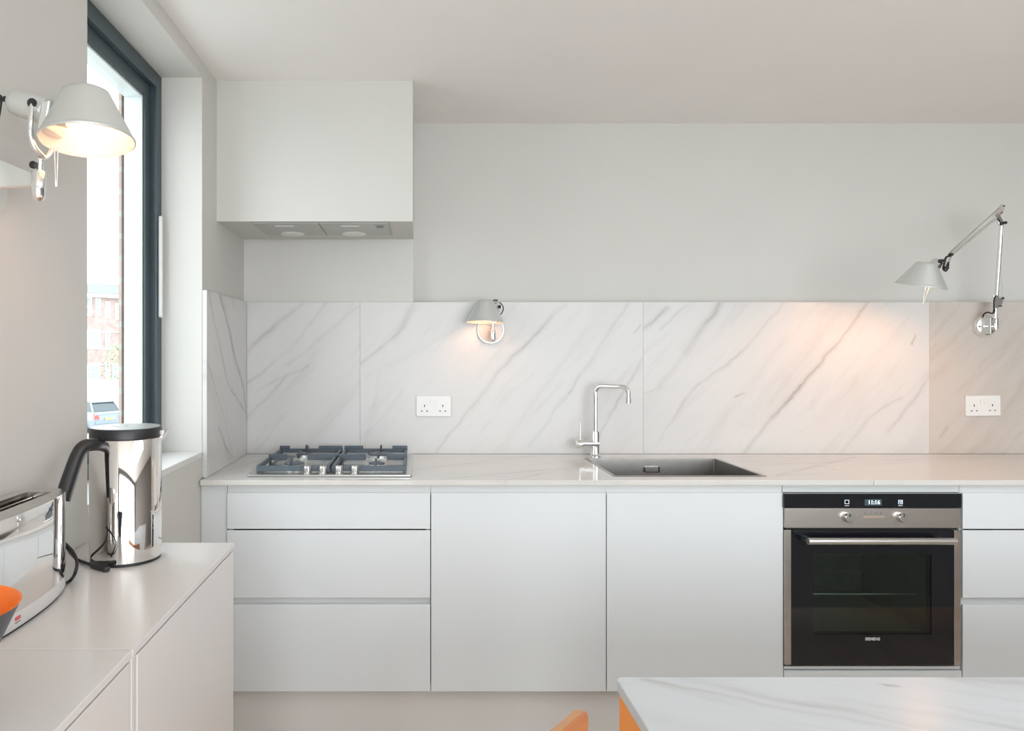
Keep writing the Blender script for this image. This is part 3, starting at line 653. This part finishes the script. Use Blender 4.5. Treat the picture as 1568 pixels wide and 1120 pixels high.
for s in (-1, 1):
    tube('yoke', spline([jc + Vector((0, 0, .078)), jc + Vector((s * .014, .002, .083)), jc + Vector((s * .024, .006, .10)), jc + Vector((s * .026 + .01, .012, .15))], 6), .0034, CHROME, l2, 10)
ha, hbb = at(757, 474, 2.975), at(770, 466, 2.995)
lathe('lamp_head', [(0, 0), (.0185, .0), (.0185, .030), (.014, .042), (.006, .048), (0, .048)], at(753, 473, 2.97), (hbb - ha).normalized() + Vector((0, .25, 0)), ALU, l2)
lathe('pivot_knob', [(.006, 0), (.006, .008), (0, .008)], at(764, 470, 2.965), (.5, -1, 0), BLACKP, l2, 16)
box('switch', at(755, 462, 2.97).x, at(762, 462, 2.97).x, 2.965, 2.978, at(0, 461.5, 2.97).z, at(0, 458.8, 2.97).z, BLACKP, l2, .001)
tube('power_cord', spline([at(765, 463, 2.99), at(770, 469, 2.995), at(770.5, 475, 2.995), at(767, 481, 3.0), at(758, 490, 3.02)], 6), .0022, CABLE, l2, 8)

# (3) long-armed lamp on the right
l3 = thing('swing_arm_lamp', (2.401, SPL, at(0, 499, 3.03).z), 'long-armed satin aluminium spring lamp on the right of the splashback', 'lamp')
AY = 2.64
rim = at(1410, 438.5, AY)
nn = Vector((-.118, .193, -1))
shade_parts(l3, rim, nn, R=.0815, H=.088, rt=.033, bulbmat=BULB2, bulb_h=.042)
H0 = at(1431, 409, AY + .01); HP = at(1445.5, 411, AY - .01)
dirA = (at(1448, 396, AY + .02) - at(1428, 415, AY)).normalized()
lathe('lamp_head', [(0, 0), (.019, 0), (.022, .022), (.021, .040), (.012, .052), (0, .054)], at(1425, 412, AY), dirA, CHROME, l3)
box('switch', at(1434, 403, AY).x, at(1443, 403, AY).x, AY - .02, AY, at(0, 402, AY).z, at(0, 398, AY).z, BLACKP, l3, .002)
lathe('pivot_knob', [(.0062, 0), (.0062, .01), (0, .010)], HP + Vector((0, -.008, 0)), (0, -1, 0), BLACKP, l3, 18)
E1 = at(1455, 391, AY + .02)                    # lower end of the upper arm
EL = at(1524, 335, 2.90)                        # elbow
tube('head_link', [HP, at(1452, 402, AY + .01), E1], .0055, CHROME, l3, 12)
lathe('end_knob', [(.006, 0), (.006, .012), (0, .012)], at(1454, 390.5, AY), (0, -1, 0), BLACKP, l3, 16)
tube('upper_arm', [E1, EL], .0068, mat('polished_arm', (.86, .87, .84), .2, .85), l3, 16)
P_a, P_b = at(1453, 388, AY + .02), at(1533, 316, 2.92)
tube('tension_rod', [P_a, P_b], .0018, STEEL, l3, 8)
B0, B1 = at(1533.5, 344, 2.93), at(1526, 453, 2.975)
tube('lower_arm', [B0, B1], .0072, bpy.data.materials['polished_arm'], l3, 16)
tube('tension_rod', [at(1536.5, 342, 2.93), at(1534.5, 455, 2.975)], .0016, STEEL, l3, 8)
prism('elbow_plate', [at(1522, 331, 2.915), at(1527, 322, 2.915), at(1534, 312.5, 2.915), at(1539.5, 314, 2.915), at(1536.5, 324, 2.915), at(1532, 330, 2.915), at(1537, 339, 2.915), at(1537, 345, 2.915), at(1531, 346, 2.915), at(1528, 336, 2.915)], (0, .012, 0), CHROME, l3, .0015)
lathe('elbow_knob', [(.006, 0), (.006, .008), (0, .008)], at(1538, 341.5, 2.914), (0, -1, 0), BLACKP, l3, 16)
lathe('elbow_screw', [(.0022, 0), (.0022, .004), (0, .004)], at(1534, 326, 2.915), (0, -1, 0), BLACKP, l3, 10)
lathe('elbow_screw', [(.0022, 0), (.0022, .004), (0, .004)], at(1537.5, 315.5, 2.915), (0, -1, 0), BLACKP, l3, 10)
tube('elbow_cord', spline([at(1521, 336, 2.905), at(1526, 335, 2.90), at(1530.5, 339, 2.90), at(1532, 345, 2.905)], 5), .0028, CABLE, l3, 8)
prism('base_plate', [at(1522, 452, 2.965), at(1529, 452, 2.965), at(1531, 457, 2.965), at(1536, 453.5, 2.965), at(1538, 457, 2.965), at(1533, 469, 2.965), at(1529, 471, 2.965), at(1524, 473, 2.965), at(1521.5, 468, 2.965)], (0, .014, 0), CHROME, l3, .0015)
for u, v in ((1536, 457), (1532, 469)): lathe('base_screw', [(.003, 0), (.003, .005), (0, .005)], at(u, v, 2.963), (0, -1, 0), BLACKP, l3, 10)
tube('stem', [at(1524.5, 470, 2.972), at(1524.5, 490, 2.972)], .0062, CHROME, l3, 14)
lathe('joint_cylinder', [(.0, 0), (.005, .001), (.009, .005), (.0095, .010), (.0095, .050), (.0085, .052), (0, .052)], at(1524.5, 506.5, 2.972), (0, 0, 1), CHROME, l3, 20)
ry = 3.03
lathe('rosette', [(.044, 0), (.044, .020), (.040, .026), (.034, .028), (0, .028)], (at(1506.5, 499, ry).x, SPL - .0002, at(0, 499, ry).z), (0, -1, 0), CHROME, l3, 40)
box('rosette_arm', at(1507, 499, 3.0).x - .002, at(1507, 499, 3.0).x + .003, 2.965, SPL - .027, at(0, 512, 3).z, at(0, 487, 3).z, ALU, l3, .001)
tube('wall_arm', [at(1507, 500, 2.985), at(1524.5, 500, 2.973)], .005, CHROME, l3, 12)
tube('power_cord', spline([at(1505, 487, 3.02), at(1506, 482, 3.0), at(1512, 478.5, 2.985), at(1520, 480, 2.975), at(1522, 474, 2.965), at(1522, 462, 2.962), at(1524, 453, 2.965)], 6), .0030, CABLE, l3, 8)
tube('head_cord', spline([at(1456, 392, AY), at(1449, 394, AY - .015), at(1446, 403, AY - .015), at(1444, 412, AY - .01)], 6), .0034, CABLE, l3, 8)
tube('head_cord', spline([at(1444, 413, AY - .012), at(1449, 415, AY - .012), at(1452, 407, AY - .010), at(1452, 402, AY)], 6), .0030, CABLE, l3, 8)
tpn = at(1416, 443, AY - .06)
tube('shade_wire', [at(1417.5, 438, AY - .05), at(1413, 466, AY - .05), at(1414, 466, AY - .05), at(1423, 440, AY - .05)], .0014, mat('warm_wire_metal', (.85, .8, .72), .2, 1), l3, 8)  # pale warm metal tone

# ---------------------------------------------------------------- sideboard along the left wall
SX = -.405; SZ = CZ - .4236
def sideboard(y0, y1, label):
    r = thing('sideboard', ((WX + SX) / 2, (y0 + y1) / 2, 0), label, 'sideboard', None)
    boxes('carcass', [(WX + .002, SX - .022, y0 + .0006, y0 + .018, .0, SZ - .0126), (WX + .002, SX - .022, y1 - .018, y1 - .0006, .0, SZ - .0126), (WX + .002, SX - .022, y0 + .019, y1 - .019, .10, .118), (WX + .002, WX + .008, y0 + .019, y1 - .019, .12, SZ - .0126)], SIDEB, r)
    boxes('edge_strip', [(SX - .0215, SX - .0015, y0 + .0006, y0 + .012, .08, SZ - .0126)], SIDEB, r, .001)
    box('top', WX + .001, SX, y0 + .0006, y1 - .0006, SZ - .012, SZ, SIDEB, r, .0012)
    bm = bmesh.new(); addbox(bm, SX - .021, SX - .0015, y0 + .022, y1 - .006, .085, SZ - .0165)
    put('door', bm, SIDEB, r, .0015)
    return r
sideboard(1.024, 1.600, 'white lacquered sideboard unit carrying the kettle, below the window')
sideboard(.424, 1.0232, 'white lacquered sideboard unit nearest the camera, under the toaster')

# ---------------------------------------------------------------- kettle
KX, KY, KR = -.598, 1.478, .0695
kt = thing('electric_kettle', (KX, KY, SZ), 'tall polished steel kettle with a black handle on the white sideboard', 'kettle')
lathe('base_ring', [(KR - .004, 0), (KR - .0015, .0005), (KR - .0015, .005), (0, .005)], (KX, KY, SZ + .0002), (0, 0, 1), BLACKP, kt, 64)
kz = SZ + .005
KETM = mat('polished_steel', (.80, .785, .77), .035, 1)
lathe('body', [(KR - .002, 0), (KR, .0015), (KR, .243), (KR - .001, .2445), (0, .2445)], (KX, KY, kz), (0, 0, 1), KETM, kt, 96)
ld = lathe('lid', [(KR - .002, 0), (KR + .0002, .001), (KR + .0002, .018), (KR - .001, .0205), (0, .0205)], (KX, KY, kz + .245), (0, 0, 1), BLACKP, kt, 64)
lz = kz + .2655
lathe('lid_top', [(KR - .003, 0), (KR - .003, .0012), (0, .0012)], (KX, KY, lz), (0, 0, 1), mat('grey_lid', (.42, .46, .47), .3), ld, 64)
boxes('lid_marks', [(KX - .045 + q * .014, KX - .038 + q * .014, KY - .012 + (q % 2) * .012, KY - .008 + (q % 2) * .012, lz + .0012, lz + .0016) for q in range(4)], GREYINK, ld)['kind'] = 'stuff'
prism('spout', [(KX + KR - .004, KY + .012, kz + .235), (KX + KR - .004, KY + .012, kz + .258), (KX + KR + .010, KY + .014, kz + .258)], (0, .02, 0), KETM, kt, .001)
p0 = at(162, 683, 1.428); p1 = at(146, 681, 1.395); p2 = at(129, 684, 1.375); p3 = at(119, 697, 1.365); p4 = at(108, 727, 1.35); p5 = at(98, 757, 1.335); p6 = at(95, 766, 1.332)
sp_ = spline([p0, p1, p2, p3, p4, p5, p6], 6)
rs = [.0115 + .003 * i / (len(sp_) - 1) for i in range(len(sp_))]
tube('handle', sp_, rs, BLACKP, kt, 18)
# power lead and its plug at the kettle's foot
def onTop(u, v, h=.004):   # pixel on the sideboard top
    Y = (CZ - SZ - h) * F / (v - VY); return Vector(((u - VX) * Y / F, Y, SZ + h))
cd_ = thing('kettle_cable', onTop(130, 865), 'black kettle power cable coiling out from behind the toaster', 'cable')
a0, a1, a2 = onTop(166, 874), onTop(150, 869), onTop(136, 865)
prism('plug_end', [onTop(139, 862, .001), onTop(160, 868, .001), onTop(169, 875.5, .001), onTop(160, 877, .001), onTop(139, 871, .001)], (0, 0, .009), BLACKP, cd_, .002)
A_ = at(98, 826, 1.34)
tube('cable', spline([onTop(141, 866, .005), onTop(130, 862, .005), onTop(118, 857, .006), at(109, 848, 1.37), at(101, 836, 1.345), at(94, 828, 1.335)], 6), .0030, CABLE, cd_, 10)
tube('cable', spline([at(90, 826, 1.345), at(103, 836, 1.33), at(113, 848, 1.315), at(118, 862, 1.30), at(115, 878, 1.285), onTop(108, 889, .004), onTop(98, 895, .004)], 6), .0030, CABLE, cd_, 10)

# ---------------------------------------------------------------- toaster
def lens(cx, cy, hw, hl, n=72, p=2.6):
    out = []
    for k in range(n):
        a = 2 * math.pi * k / n; c_, s_ = math.cos(a), math.sin(a)
        e = 2 / p
        out.append((cx + hw * math.copysign(abs(c_) ** e, c_), cy + hl * math.copysign(abs(s_) ** (2 / 2.15), s_)))
    return out
TCX, TCY, THW, THL = -.664, 1.125, .060, .185
ts = thing('toaster', (TCX, TCY, SZ), 'long polished steel toaster with a pale base on the white sideboard', 'toaster')
bm = bmesh.new()
def loop(s, z): return [bm.verts.new((x, y, z)) for x, y in lens(TCX, TCY, THW * s, THL * (1 - (1 - s) * .4))]
def skin(bm, rings):
    for a_, b2 in zip(rings, rings[1:]):
        for k in range(len(a_)): bm.faces.new((a_[k], a_[(k + 1) % len(a_)], b2[(k + 1) % len(a_)], b2[k]))
r_ = [loop(.93, SZ + .004), loop(1.0, SZ + .010), loop(1.0, SZ + .030)]; skin(bm, r_); bm.faces.new(r_[0][::-1]); bm.faces.new(r_[-1])
o = put('toaster_base', bm, mat('pale_plastic', (.70, .68, .66), .35), ts, smooth=True); autosmooth(o)
bm = bmesh.new(); r_ = [loop(.90, SZ + .0003), loop(.92, SZ + .004)]; skin(bm, r_); bm.faces.new(r_[0][::-1]); bm.faces.new(r_[-1])
put('foot', bm, HOLE, ts)
TT = SZ + .178
bm = bmesh.new(); r_ = [loop(1.0, SZ + .0302), loop(1.0, TT - .004), loop(.985, TT - .001)]; skin(bm, r_)
o = put('shell', bm, KETM, ts, smooth=True); autosmooth(o, 60)
# top plate with a slot opening
bm = bmesh.new(); outer = loop(.985, TT - .001); n_ = len(outer)
sl0 = [(TCX + a_, TCY + b2) for a_, b2 in rrect(0, 0, .046, .270, .004, 4)]
ang = lambda p: math.atan2((p[1] - TCY) / THL, (p[0] - TCX) / THW)
def slotpt(x, y, hw=.023, hl=.140):
    dx, dy = (x - TCX), (y - TCY); s = 1 / max(abs(dx) / hw, abs(dy) / hl); return (TCX + dx * s, TCY + dy * s)
inn = [slotpt(v.co.x, v.co.y) for v in outer]
i1 = [bm.verts.new((x, y, TT)) for x, y in inn]; i2 = [bm.verts.new((x, y, TT - .012)) for x, y in inn]
mid_ = [bm.verts.new(((v.co.x * .8 + x * .2), (v.co.y * .8 + y * .2), TT)) for v, (x, y) in zip(outer, inn)]
skin(bm, [outer, mid_, i1, i2])
put('top_plate', bm, mat('brushed_top', (.62, .59, .56), .25, 1), ts)
boxes('slot_well', [(TCX - .024, TCX - .022, TCY - .141, TCY + .141, TT - .12, TT - .0125), (TCX + .022, TCX + .024, TCY - .141, TCY + .141, TT - .12, TT - .0125), (TCX - .022, TCX + .022, TCY - .141, TCY + .141, TT - .12, TT - .115)], SLOT, ts)
gb = bmesh.new()
for s in (-1, 1):
    addtube(gb, [(TCX + s * .013, TCY - .138, TT - .010), (TCX + s * .013, TCY + .138, TT - .010)], .0016, 6)
    for k in range(10): addtube(gb, [(TCX + s * .013, TCY - .125 + k * .028, TT - .010), (TCX + s * .013, TCY - .125 + k * .028, TT - .07)], .001, 5)
put('guard_wires', gb, mat('guard_wire', (.5, .48, .45), .3, 1), ts)
# print on the base
xf = TCX + THW + .0003
lx, ly, lz_ = xf, 1.087, SZ + .020
pm = thing('logo_anchor', (0, 0, 0), None, None) if False else None
box('logo', lx - .003, lx + .0003, 1.082, 1.095, SZ + .0185, SZ + .0235, RED, ts)
boxes('small_print', [(lx - .003, lx + .0003, 1.082 + k * .0035, 1.0845 + k * .0035, SZ + .0145, SZ + .0155) for k in range(4)], GREYINK, ts)['kind'] = 'stuff'

# ---------------------------------------------------------------- bowl at the left edge
BX_, BY_, BZ_ = -.541, .80, 1.043
bw = thing('bowl', (BX_, BY_, SZ), 'charcoal bowl with orange inside in front of the toaster', 'bowl')
hgt = BZ_ - SZ
lathe('outer_shell', [(.030, 0), (.034, .002), (.050, hgt * .35), (.070, hgt * .7), (.0885, hgt - .0005), (.0895, hgt)], (BX_, BY_, SZ + .0003), (0, 0, 1), BOWLOUT, bw, 56, close=False)
lathe('inner_shell', [(.0895, hgt), (.087, hgt - .001), (.067, hgt * .7), (.046, hgt * .35), (.026, .006), (0, .005)], (BX_, BY_, SZ + .0003), (0, 0, 1), BOWLIN, bw, 56, close=False)

# ---------------------------------------------------------------- table and chair in the foreground
TBX0, TBX1, TBY0, TBY1, TBZ = .3555, 2.95, -.2, 1.284, .75
tb = thing('marble_table', ((TBX0 + TBX1) / 2, (TBY0 + TBY1) / 2, 0), 'marble-topped table with bright orange sides in the foreground', 'table')
vT = [(.40, 1.27, .75, 1.10, .008, .45), (.45, 1.285, .95, 1.02, .012, .35), (.95, 1.28, 1.6, 1.1, .012, .4), (1.0, 1.28, 1.5, 1.05, .02, .3), (.38, 1.1, .62, .9, .01, .35), (.815, 1.248, .83, 1.243, .004, 1.2), (1.2, 1.25, 1.7, 1.12, .012, .35), (.7, 1.2, 1.2, 1.0, .01, .3)]
mT = marble('table_marble', (.60, .62, .64), vT, 'xy', -28, .22, tint=(.42, .40, .39), seed=17, soft=.4, clouds=.35)
pp = [(a_, b2, TBZ - .022) for a_, b2 in rrect((TBX0 + TBX1) / 2, (TBY0 + TBY1) / 2, TBX1 - TBX0, TBY1 - TBY0, .012, 6)]
prism('tabletop', pp, (0, 0, .022), mT, tb, .002)
for xx in (TBX0 + .003, TBX1 - .023): box('side_panel', xx, xx + .02, TBY0 + .02, TBY1 - .012, 0, TBZ - .0225, ORANGE, tb, .001)
box('rear_panel', TBX0 + .0235, TBX1 - .0235, TBY1 - .05, TBY1 - .03, .05, TBZ - .0225, LACQ, tb)

PLY = noisy(mat('moulded_plywood', srgb(176, 118, 82), .35), 5, .12, 0, (1, 1, 9))
PLYE = mat('plywood_edge', srgb(196, 148, 108), .5)
ch = thing('plywood_chair', (-.03, 1.04, 0), 'moulded orange-brown plywood chair tucked beside the marble table', 'chair')
# back: rounded board seen at the lower edge of the picture
ca, sa = .68, .733
cr = Vector((.2455, 1.066, 0)) - Vector((ca, sa, 0)) * .19
nrm = Vector((-sa, ca, 0))
def curve(t): return nrm * (-.010 * (t / .19) ** 2 + .010)
bm = bmesh.new()
ol = rrect(0, .638, .38, .346, .03, 8)
ol2 = []
for k in range(len(ol)):
    (a0, b0), (a1, b1) = ol[k], ol[(k + 1) % len(ol)]; m_ = max(1, int(abs(a1 - a0) / .03))
    ol2 += [(a0 + (a1 - a0) * q / m_, b0 + (b1 - b0) * q / m_) for q in range(m_)]
P = lambda t, z, o: cr + Vector((ca, sa, 0)) * t - curve(t) + nrm * (o + (.03 * (.8 - z) / .35)) + Vector((0, 0, z))
ts_ = sorted(set(round(a, 5) for a, b in ol2))
lo = {}; hi = {}
for a, b in ol2:
    a = round(a, 5); lo[a] = min(lo.get(a, 9), b); hi[a] = max(hi.get(a, -9), b)
cols = [[(bm.verts.new(P(t, lo[t] + (hi[t] - lo[t]) * q / 6, 0)), bm.verts.new(P(t, lo[t] + (hi[t] - lo[t]) * q / 6, -.012))) for q in range(7)] for t in ts_]
edge = []
for A2, B2 in zip(cols, cols[1:]):
    for q in range(6):
        bm.faces.new((A2[q][0], B2[q][0], B2[q + 1][0], A2[q + 1][0])); bm.faces.new((A2[q][1], A2[q + 1][1], B2[q + 1][1], B2[q][1]))
    edge += [bm.faces.new((A2[0][0], A2[0][1], B2[0][1], B2[0][0])), bm.faces.new((A2[6][0], B2[6][0], B2[6][1], A2[6][1]))]
for A2 in (cols[0], cols[-1]):
    for q in range(6): edge.append(bm.faces.new((A2[q][0], A2[q + 1][0], A2[q + 1][1], A2[q][1])))
for f in edge: f.material_index = 1
o = put('backrest', bm, [PLY, PLYE], ch)
bs_ = bmesh.new()
SCX, SCY = -.03, 1.04
sp_pts = rrect(SCX, SCY, .38, .38, .09, 6)
addprism(bs_, [(a_, b2, .435) for a_, b2 in sp_pts], (0, 0, .012))
put('seat', bs_, PLY, ch, .003)
for (lx, ly) in ((SCX - .14, SCY - .14), (SCX - .14, SCY + .14), (SCX + .14, SCY - .14), (SCX + .14, SCY + .14)):
    tube('leg', [(lx, ly, .434), (lx + (.02 if lx > SCX else -.02), ly + (.02 if ly > SCY else -.02), .002)], .009, CHROME, ch, 12)
bb = cr + nrm * -.006
tube('back_support', spline([(SCX + .02, SCY - .02, .430), bb + nrm * .06 + Vector((0, 0, .428)), bb + nrm * .024 + Vector((0, 0, .47)), bb + nrm * .012 + Vector((0, 0, .60))], 5), .008, CHROME, ch, 10)

# ---------------------------------------------------------------- outside the window
GZ = -2.47
struct(box('ground', -140, 60, -60, 120, GZ - .3, GZ, noisy(mat('pale_asphalt', (.42, .42, .41), .9), .8, .1)))
bd = thing('apartment_block', (-24, 60, GZ), 'three-storey brick terrace with white windows seen through the window', 'building')
D0 = 56.0
pL = Vector((-33.0, 54.0, 0)); pR = Vector((-16.0, 68.0, 0)); dv = (pR - pL); LEN = dv.length; dv.normalize(); nv = Vector((dv.y, -dv.x, 0))
def bq(s, z, out=0): return pL + dv * s + nv * out + Vector((0, 0, GZ + z))
def wbox(bm, s0, s1, z0, z1, o0, o1):
    vs = [bm.verts.new(p) for p in (bq(s0, z0, o0), bq(s1, z0, o0), bq(s1, z0, o1), bq(s0, z0, o1), bq(s0, z1, o0), bq(s1, z1, o0), bq(s1, z1, o1), bq(s0, z1, o1))]
    for f in ((0, 3, 2, 1), (4, 5, 6, 7), (0, 1, 5, 4), (1, 2, 6, 5), (2, 3, 7, 6), (3, 0, 4, 7)): bm.faces.new([vs[i] for i in f])
def wpart(name, lst, m, parent):
    bm = bmesh.new()
    for b2 in lst: wbox(bm, *b2)
    return put(name, bm, m, parent)
BRK2 = noisy(mat('far_brick', (.37, .285, .26), .9), 3, .18)
WHT = mat('white_joinery', (.75, .76, .75), .6); DGL = mat('far_glass', (.30, .36, .38), .15)
wpart('brick_wall', [(-8, LEN + 10, 0, 8.45, -9, 0)], BRK2, bd)
wpart('eaves_board', [(-8.3, LEN + 10.3, 8.35, 8.65, -.3, .45)], WHT, bd)
rfm = noisy(mat('grey_roof_tile', (.17, .18, .18), .9), 6, .25, 0, (1, 1, 4))
bm = bmesh.new(); a_ = [bm.verts.new(p) for p in (bq(-8.4, 8.66, .5), bq(-8.4, 8.66, -9.3), bq(-8.4, 9.9, -4.4))]; b2 = [bm.verts.new(p) for p in (bq(LEN + 10.4, 8.66, .5), bq(LEN + 10.4, 8.66, -9.3), bq(LEN + 10.4, 9.9, -4.4))]
bm.faces.new(a_); bm.faces.new(b2[::-1])
for k in range(3): bm.faces.new((a_[k], a_[(k + 1) % 3], b2[(k + 1) % 3], b2[k]))
put('roof', bm, rfm, bd)
wpart('string_course', [(-8, LEN + 10, 5.45, 5.6, 0, .05)], mat('course', (.40, .38, .36), .9), bd)
wpart('string_course', [(-8, LEN + 10, 2.75, 2.9, 0, .05)], bpy.data.materials['course'], bd)
def s_of(u):       # parameter along the facade under a photo column
    k = (u - VX) / F; return (k * pL.y - pL.x) / (dv.x - k * dv.y)
def win(s, wdt, z0, z1, div=1):
    r = wpart('window', [(s, s + wdt, z0, z0 + .1, -.05, .06), (s, s + wdt, z1 - .1, z1, -.05, .06), (s, s + .1, z0 + .1, z1 - .1, -.05, .06), (s + wdt - .1, s + wdt, z0 + .1, z1 - .1, -.05, .06)]
              + [(s + wdt * q / div - .05, s + wdt * q / div + .05, z0 + .1, z1 - .1, -.05, .06) for q in range(1, div)] + [(s + .1, s + wdt - .1, (z0 + z1) / 2 - .05, (z0 + z1) / 2 + .05, -.03, .06)], WHT, bd)
    wpart('pane', [(s + .1, s + wdt - .1, z0 + .1, z1 - .1, .002, .02)], DGL, r)
def zat(u, v, fl=0):
    s = s_of(u); P = pL + dv * s; return CZ - (v - VY) * P.y / F - GZ
for (u0, u1, v0, v1, dv_) in ((131, 140.5, 455, 484, 1), (146, 154, 457, 484, 1), (161, 168, 462, 488, 1), (176.5, 184, 465, 490, 1), (192, 198, 466, 490, 1),
                              (132, 154, 505, 535, 3), (161, 168, 507, 536, 1), (192, 198, 508, 536, 1), (161, 168, 555, 580, 1), (132, 153, 559, 582, 3), (172, 189, 557, 582, 2), (112, 124, 500, 535, 1), (112, 124, 452, 483, 1), (84, 96, 448, 482, 1), (60, 72, 446, 481, 1), (80, 98, 499, 534, 2), (56, 74, 497, 533, 2), (84, 96, 556, 582, 1), (60, 72, 556, 583, 1)):
    s0, s1 = s_of(u0), s_of(u1); um = (u0 + u1) / 2
    win(s0, s1 - s0, zat(um, v1), zat(um, v0), dv_)
# pale fence along the road
fn = thing('board_fence', (-22, 38, GZ), 'pale boarded fence beyond the road seen through the window', 'fence')
FM = noisy(mat('pale_fence', (.62, .56, .50), .8), 2, .06)
fx0 = -21.0
for k in range(26):
    xx = fx0 + k * .42
    box('board', xx, xx + .405, 39.0 + .04 * (k % 2), 39.05 + .04 * (k % 2), GZ + .01, GZ + 2.33 + .02 * math.sin(k), FM, fn)
# shrub in front of the building
def shrub(cx, cy, h, r, label, n=1100):
    rt = thing('shrub', (cx, cy, GZ), label, 'shrub'); bm = bmesh.new(); rnd = random.Random(7)
    for _ in range(n):
        a2 = rnd.uniform(0, 6.28); rr_ = r * math.sqrt(rnd.random()); zz = h * (.15 + .85 * rnd.random())
        k2 = 1 - .5 * (zz / h) ** 2
        p = Vector((cx + rr_ * k2 * math.cos(a2), cy + rr_ * k2 * math.sin(a2), GZ + zz)); q = rnd.uniform(.05, .10)
        d1 = Vector((rnd.uniform(-1, 1), rnd.uniform(-1, 1), rnd.uniform(-1, 1))).normalized() * q; d2 = d1.orthogonal().normalized() * q * .6
        bm.faces.new([bm.verts.new(x) for x in (p - d1, p + d2, p + d1, p - d2)])
    f_ = put('foliage', bm, noisy(mat('foliage_green', (.30, .36, .22), .8), 3, .3), rt); f_['kind'] = 'stuff'
    tube('trunk', [(cx, cy, GZ), (cx, cy, GZ + h * .6)], .08, mat('bark', (.12, .09, .07), .9), rt, 8)
shrub(-17.4, 42.5, 4.2, 1.5, 'green shrub growing behind the pale fence')
# parked car: long axis turned so that its rear right faces the window
cc = at(127, 640, 35.2); cc.z = GZ
car = thing('car', cc, 'silver-blue estate car parked in front of the pale fence', 'car')
CARM = mat('car_paint', (.30, .36, .42), .25, .4); CG = mat('car_glass', (.05, .07, .08), .1); TL = mat('tail_light', (.65, .05, .03), .3)
th = math.radians(146); fw = Vector((math.cos(th), math.sin(th), 0)); sd = Vector((-fw.y, fw.x, 0))
def cp(f_, s, z): return cc + fw * f_ + sd * s + Vector((0, 0, z))
sec = [(-2.15, .45, .82, .72), (-2.18, .62, .95, .76), (-2.05, .30, 1.0, .80), (-1.4, .22, 1.0, .85), (0, .22, .98, .86), (1.3, .24, .90, .84), (1.9, .30, .80, .78), (2.1, .45, .68, .66)]
bm = bmesh.new(); rings = []
for f_, z0, z1, hw in sec: rings.append([bm.verts.new(cp(f_, s, z)) for s, z in ((-hw * .92, z0), (-hw, (z0 + z1) / 2), (-hw * .93, z1), (hw * .93, z1), (hw, (z0 + z1) / 2), (hw * .92, z0))])
for a2, b2 in zip(rings, rings[1:]):
    for k in range(6): bm.faces.new((a2[k], a2[(k + 1) % 6], b2[(k + 1) % 6], b2[k]))
bm.faces.new(rings[0]); bm.faces.new(rings[-1])
put('car_body', bm, CARM, car, .03)
bm = bmesh.new(); rings = []
for f_, z0, z1, hw, h2 in ((-2.0, .96, 1.02, .72, .70), (-1.6, .97, 1.42, .74, .58), (-.3, .96, 1.50, .76, .60), (.4, .94, 1.44, .76, .58), (1.15, .90, .94, .74, .70)):
    rings.append([bm.verts.new(cp(f_, s, z)) for s, z in ((-hw, z0), (-h2, z1), (h2, z1), (hw, z0))])
for a2, b2 in zip(rings, rings[1:]):
    for k in range(4): bm.faces.new((a2[k], a2[(k + 1) % 4], b2[(k + 1) % 4], b2[k]))
bm.faces.new(rings[0]); bm.faces.new(rings[-1])
put('cabin_glass', bm, CG, car)
bm = bmesh.new()
for f0, f1, z in ((-1.62, .42, 1.49),):
    for a2, b2 in (((-1.68, 1.425), (-.3, 1.515)), ((-.3, 1.515), (.42, 1.45))):
        q = [cp(a2[0], -.6, a2[1]), cp(a2[0], .6, a2[1]), cp(b2[0], .6, b2[1]), cp(b2[0], -.6, b2[1])]; addprism(bm, q, (0, 0, .03))
put('car_roof', bm, CARM, car)
for s in (-1, 1):
    for f0, f1 in ((-2.0, -1.62), (.42, 1.15)):
        z0, z1 = (1.0, 1.44) if f0 < 0 else (1.46, .93)
        tube('pillar', [cp(f0, s * .71, z0), cp(f1, s * (.59 if f0 < 0 else .72), z1)], .04, CARM, car, 6)
    tube('pillar', [cp(-.6, s * .76, .97), cp(-.6, s * .61, 1.49)], .035, CARM, car, 6)
    bm = bmesh.new(); q = [cp(-2.19, s * .50, .68), cp(-2.19, s * .76, .68), cp(-2.10, s * .77, .97), cp(-2.10, s * .56, .97)]; addprism(bm, q, fw * -.03); put('tail_light', bm, TL, car)
    for f_ in (-1.35, 1.35):
        wl = lathe('wheel', [(.32, 0), (.32, .20), (.18, .21), (0, .19)], cp(f_, s * .66, .32), sd * s, BLACKP, car, 20)
        lathe('hub_cap', [(.19, .19), (.19, .215), (0, .225)], cp(f_, s * .66, .32), sd * s, ALU, wl, 16)
bm = bmesh.new(); addprism(bm, [cp(-2.20, -.22, .62), cp(-2.20, .22, .62), cp(-2.20, .22, .71), cp(-2.20, -.22, .71)], fw * -.02); put('number_plate', bm, mat('plate_yellow', (.7, .55, .15), .5), car)
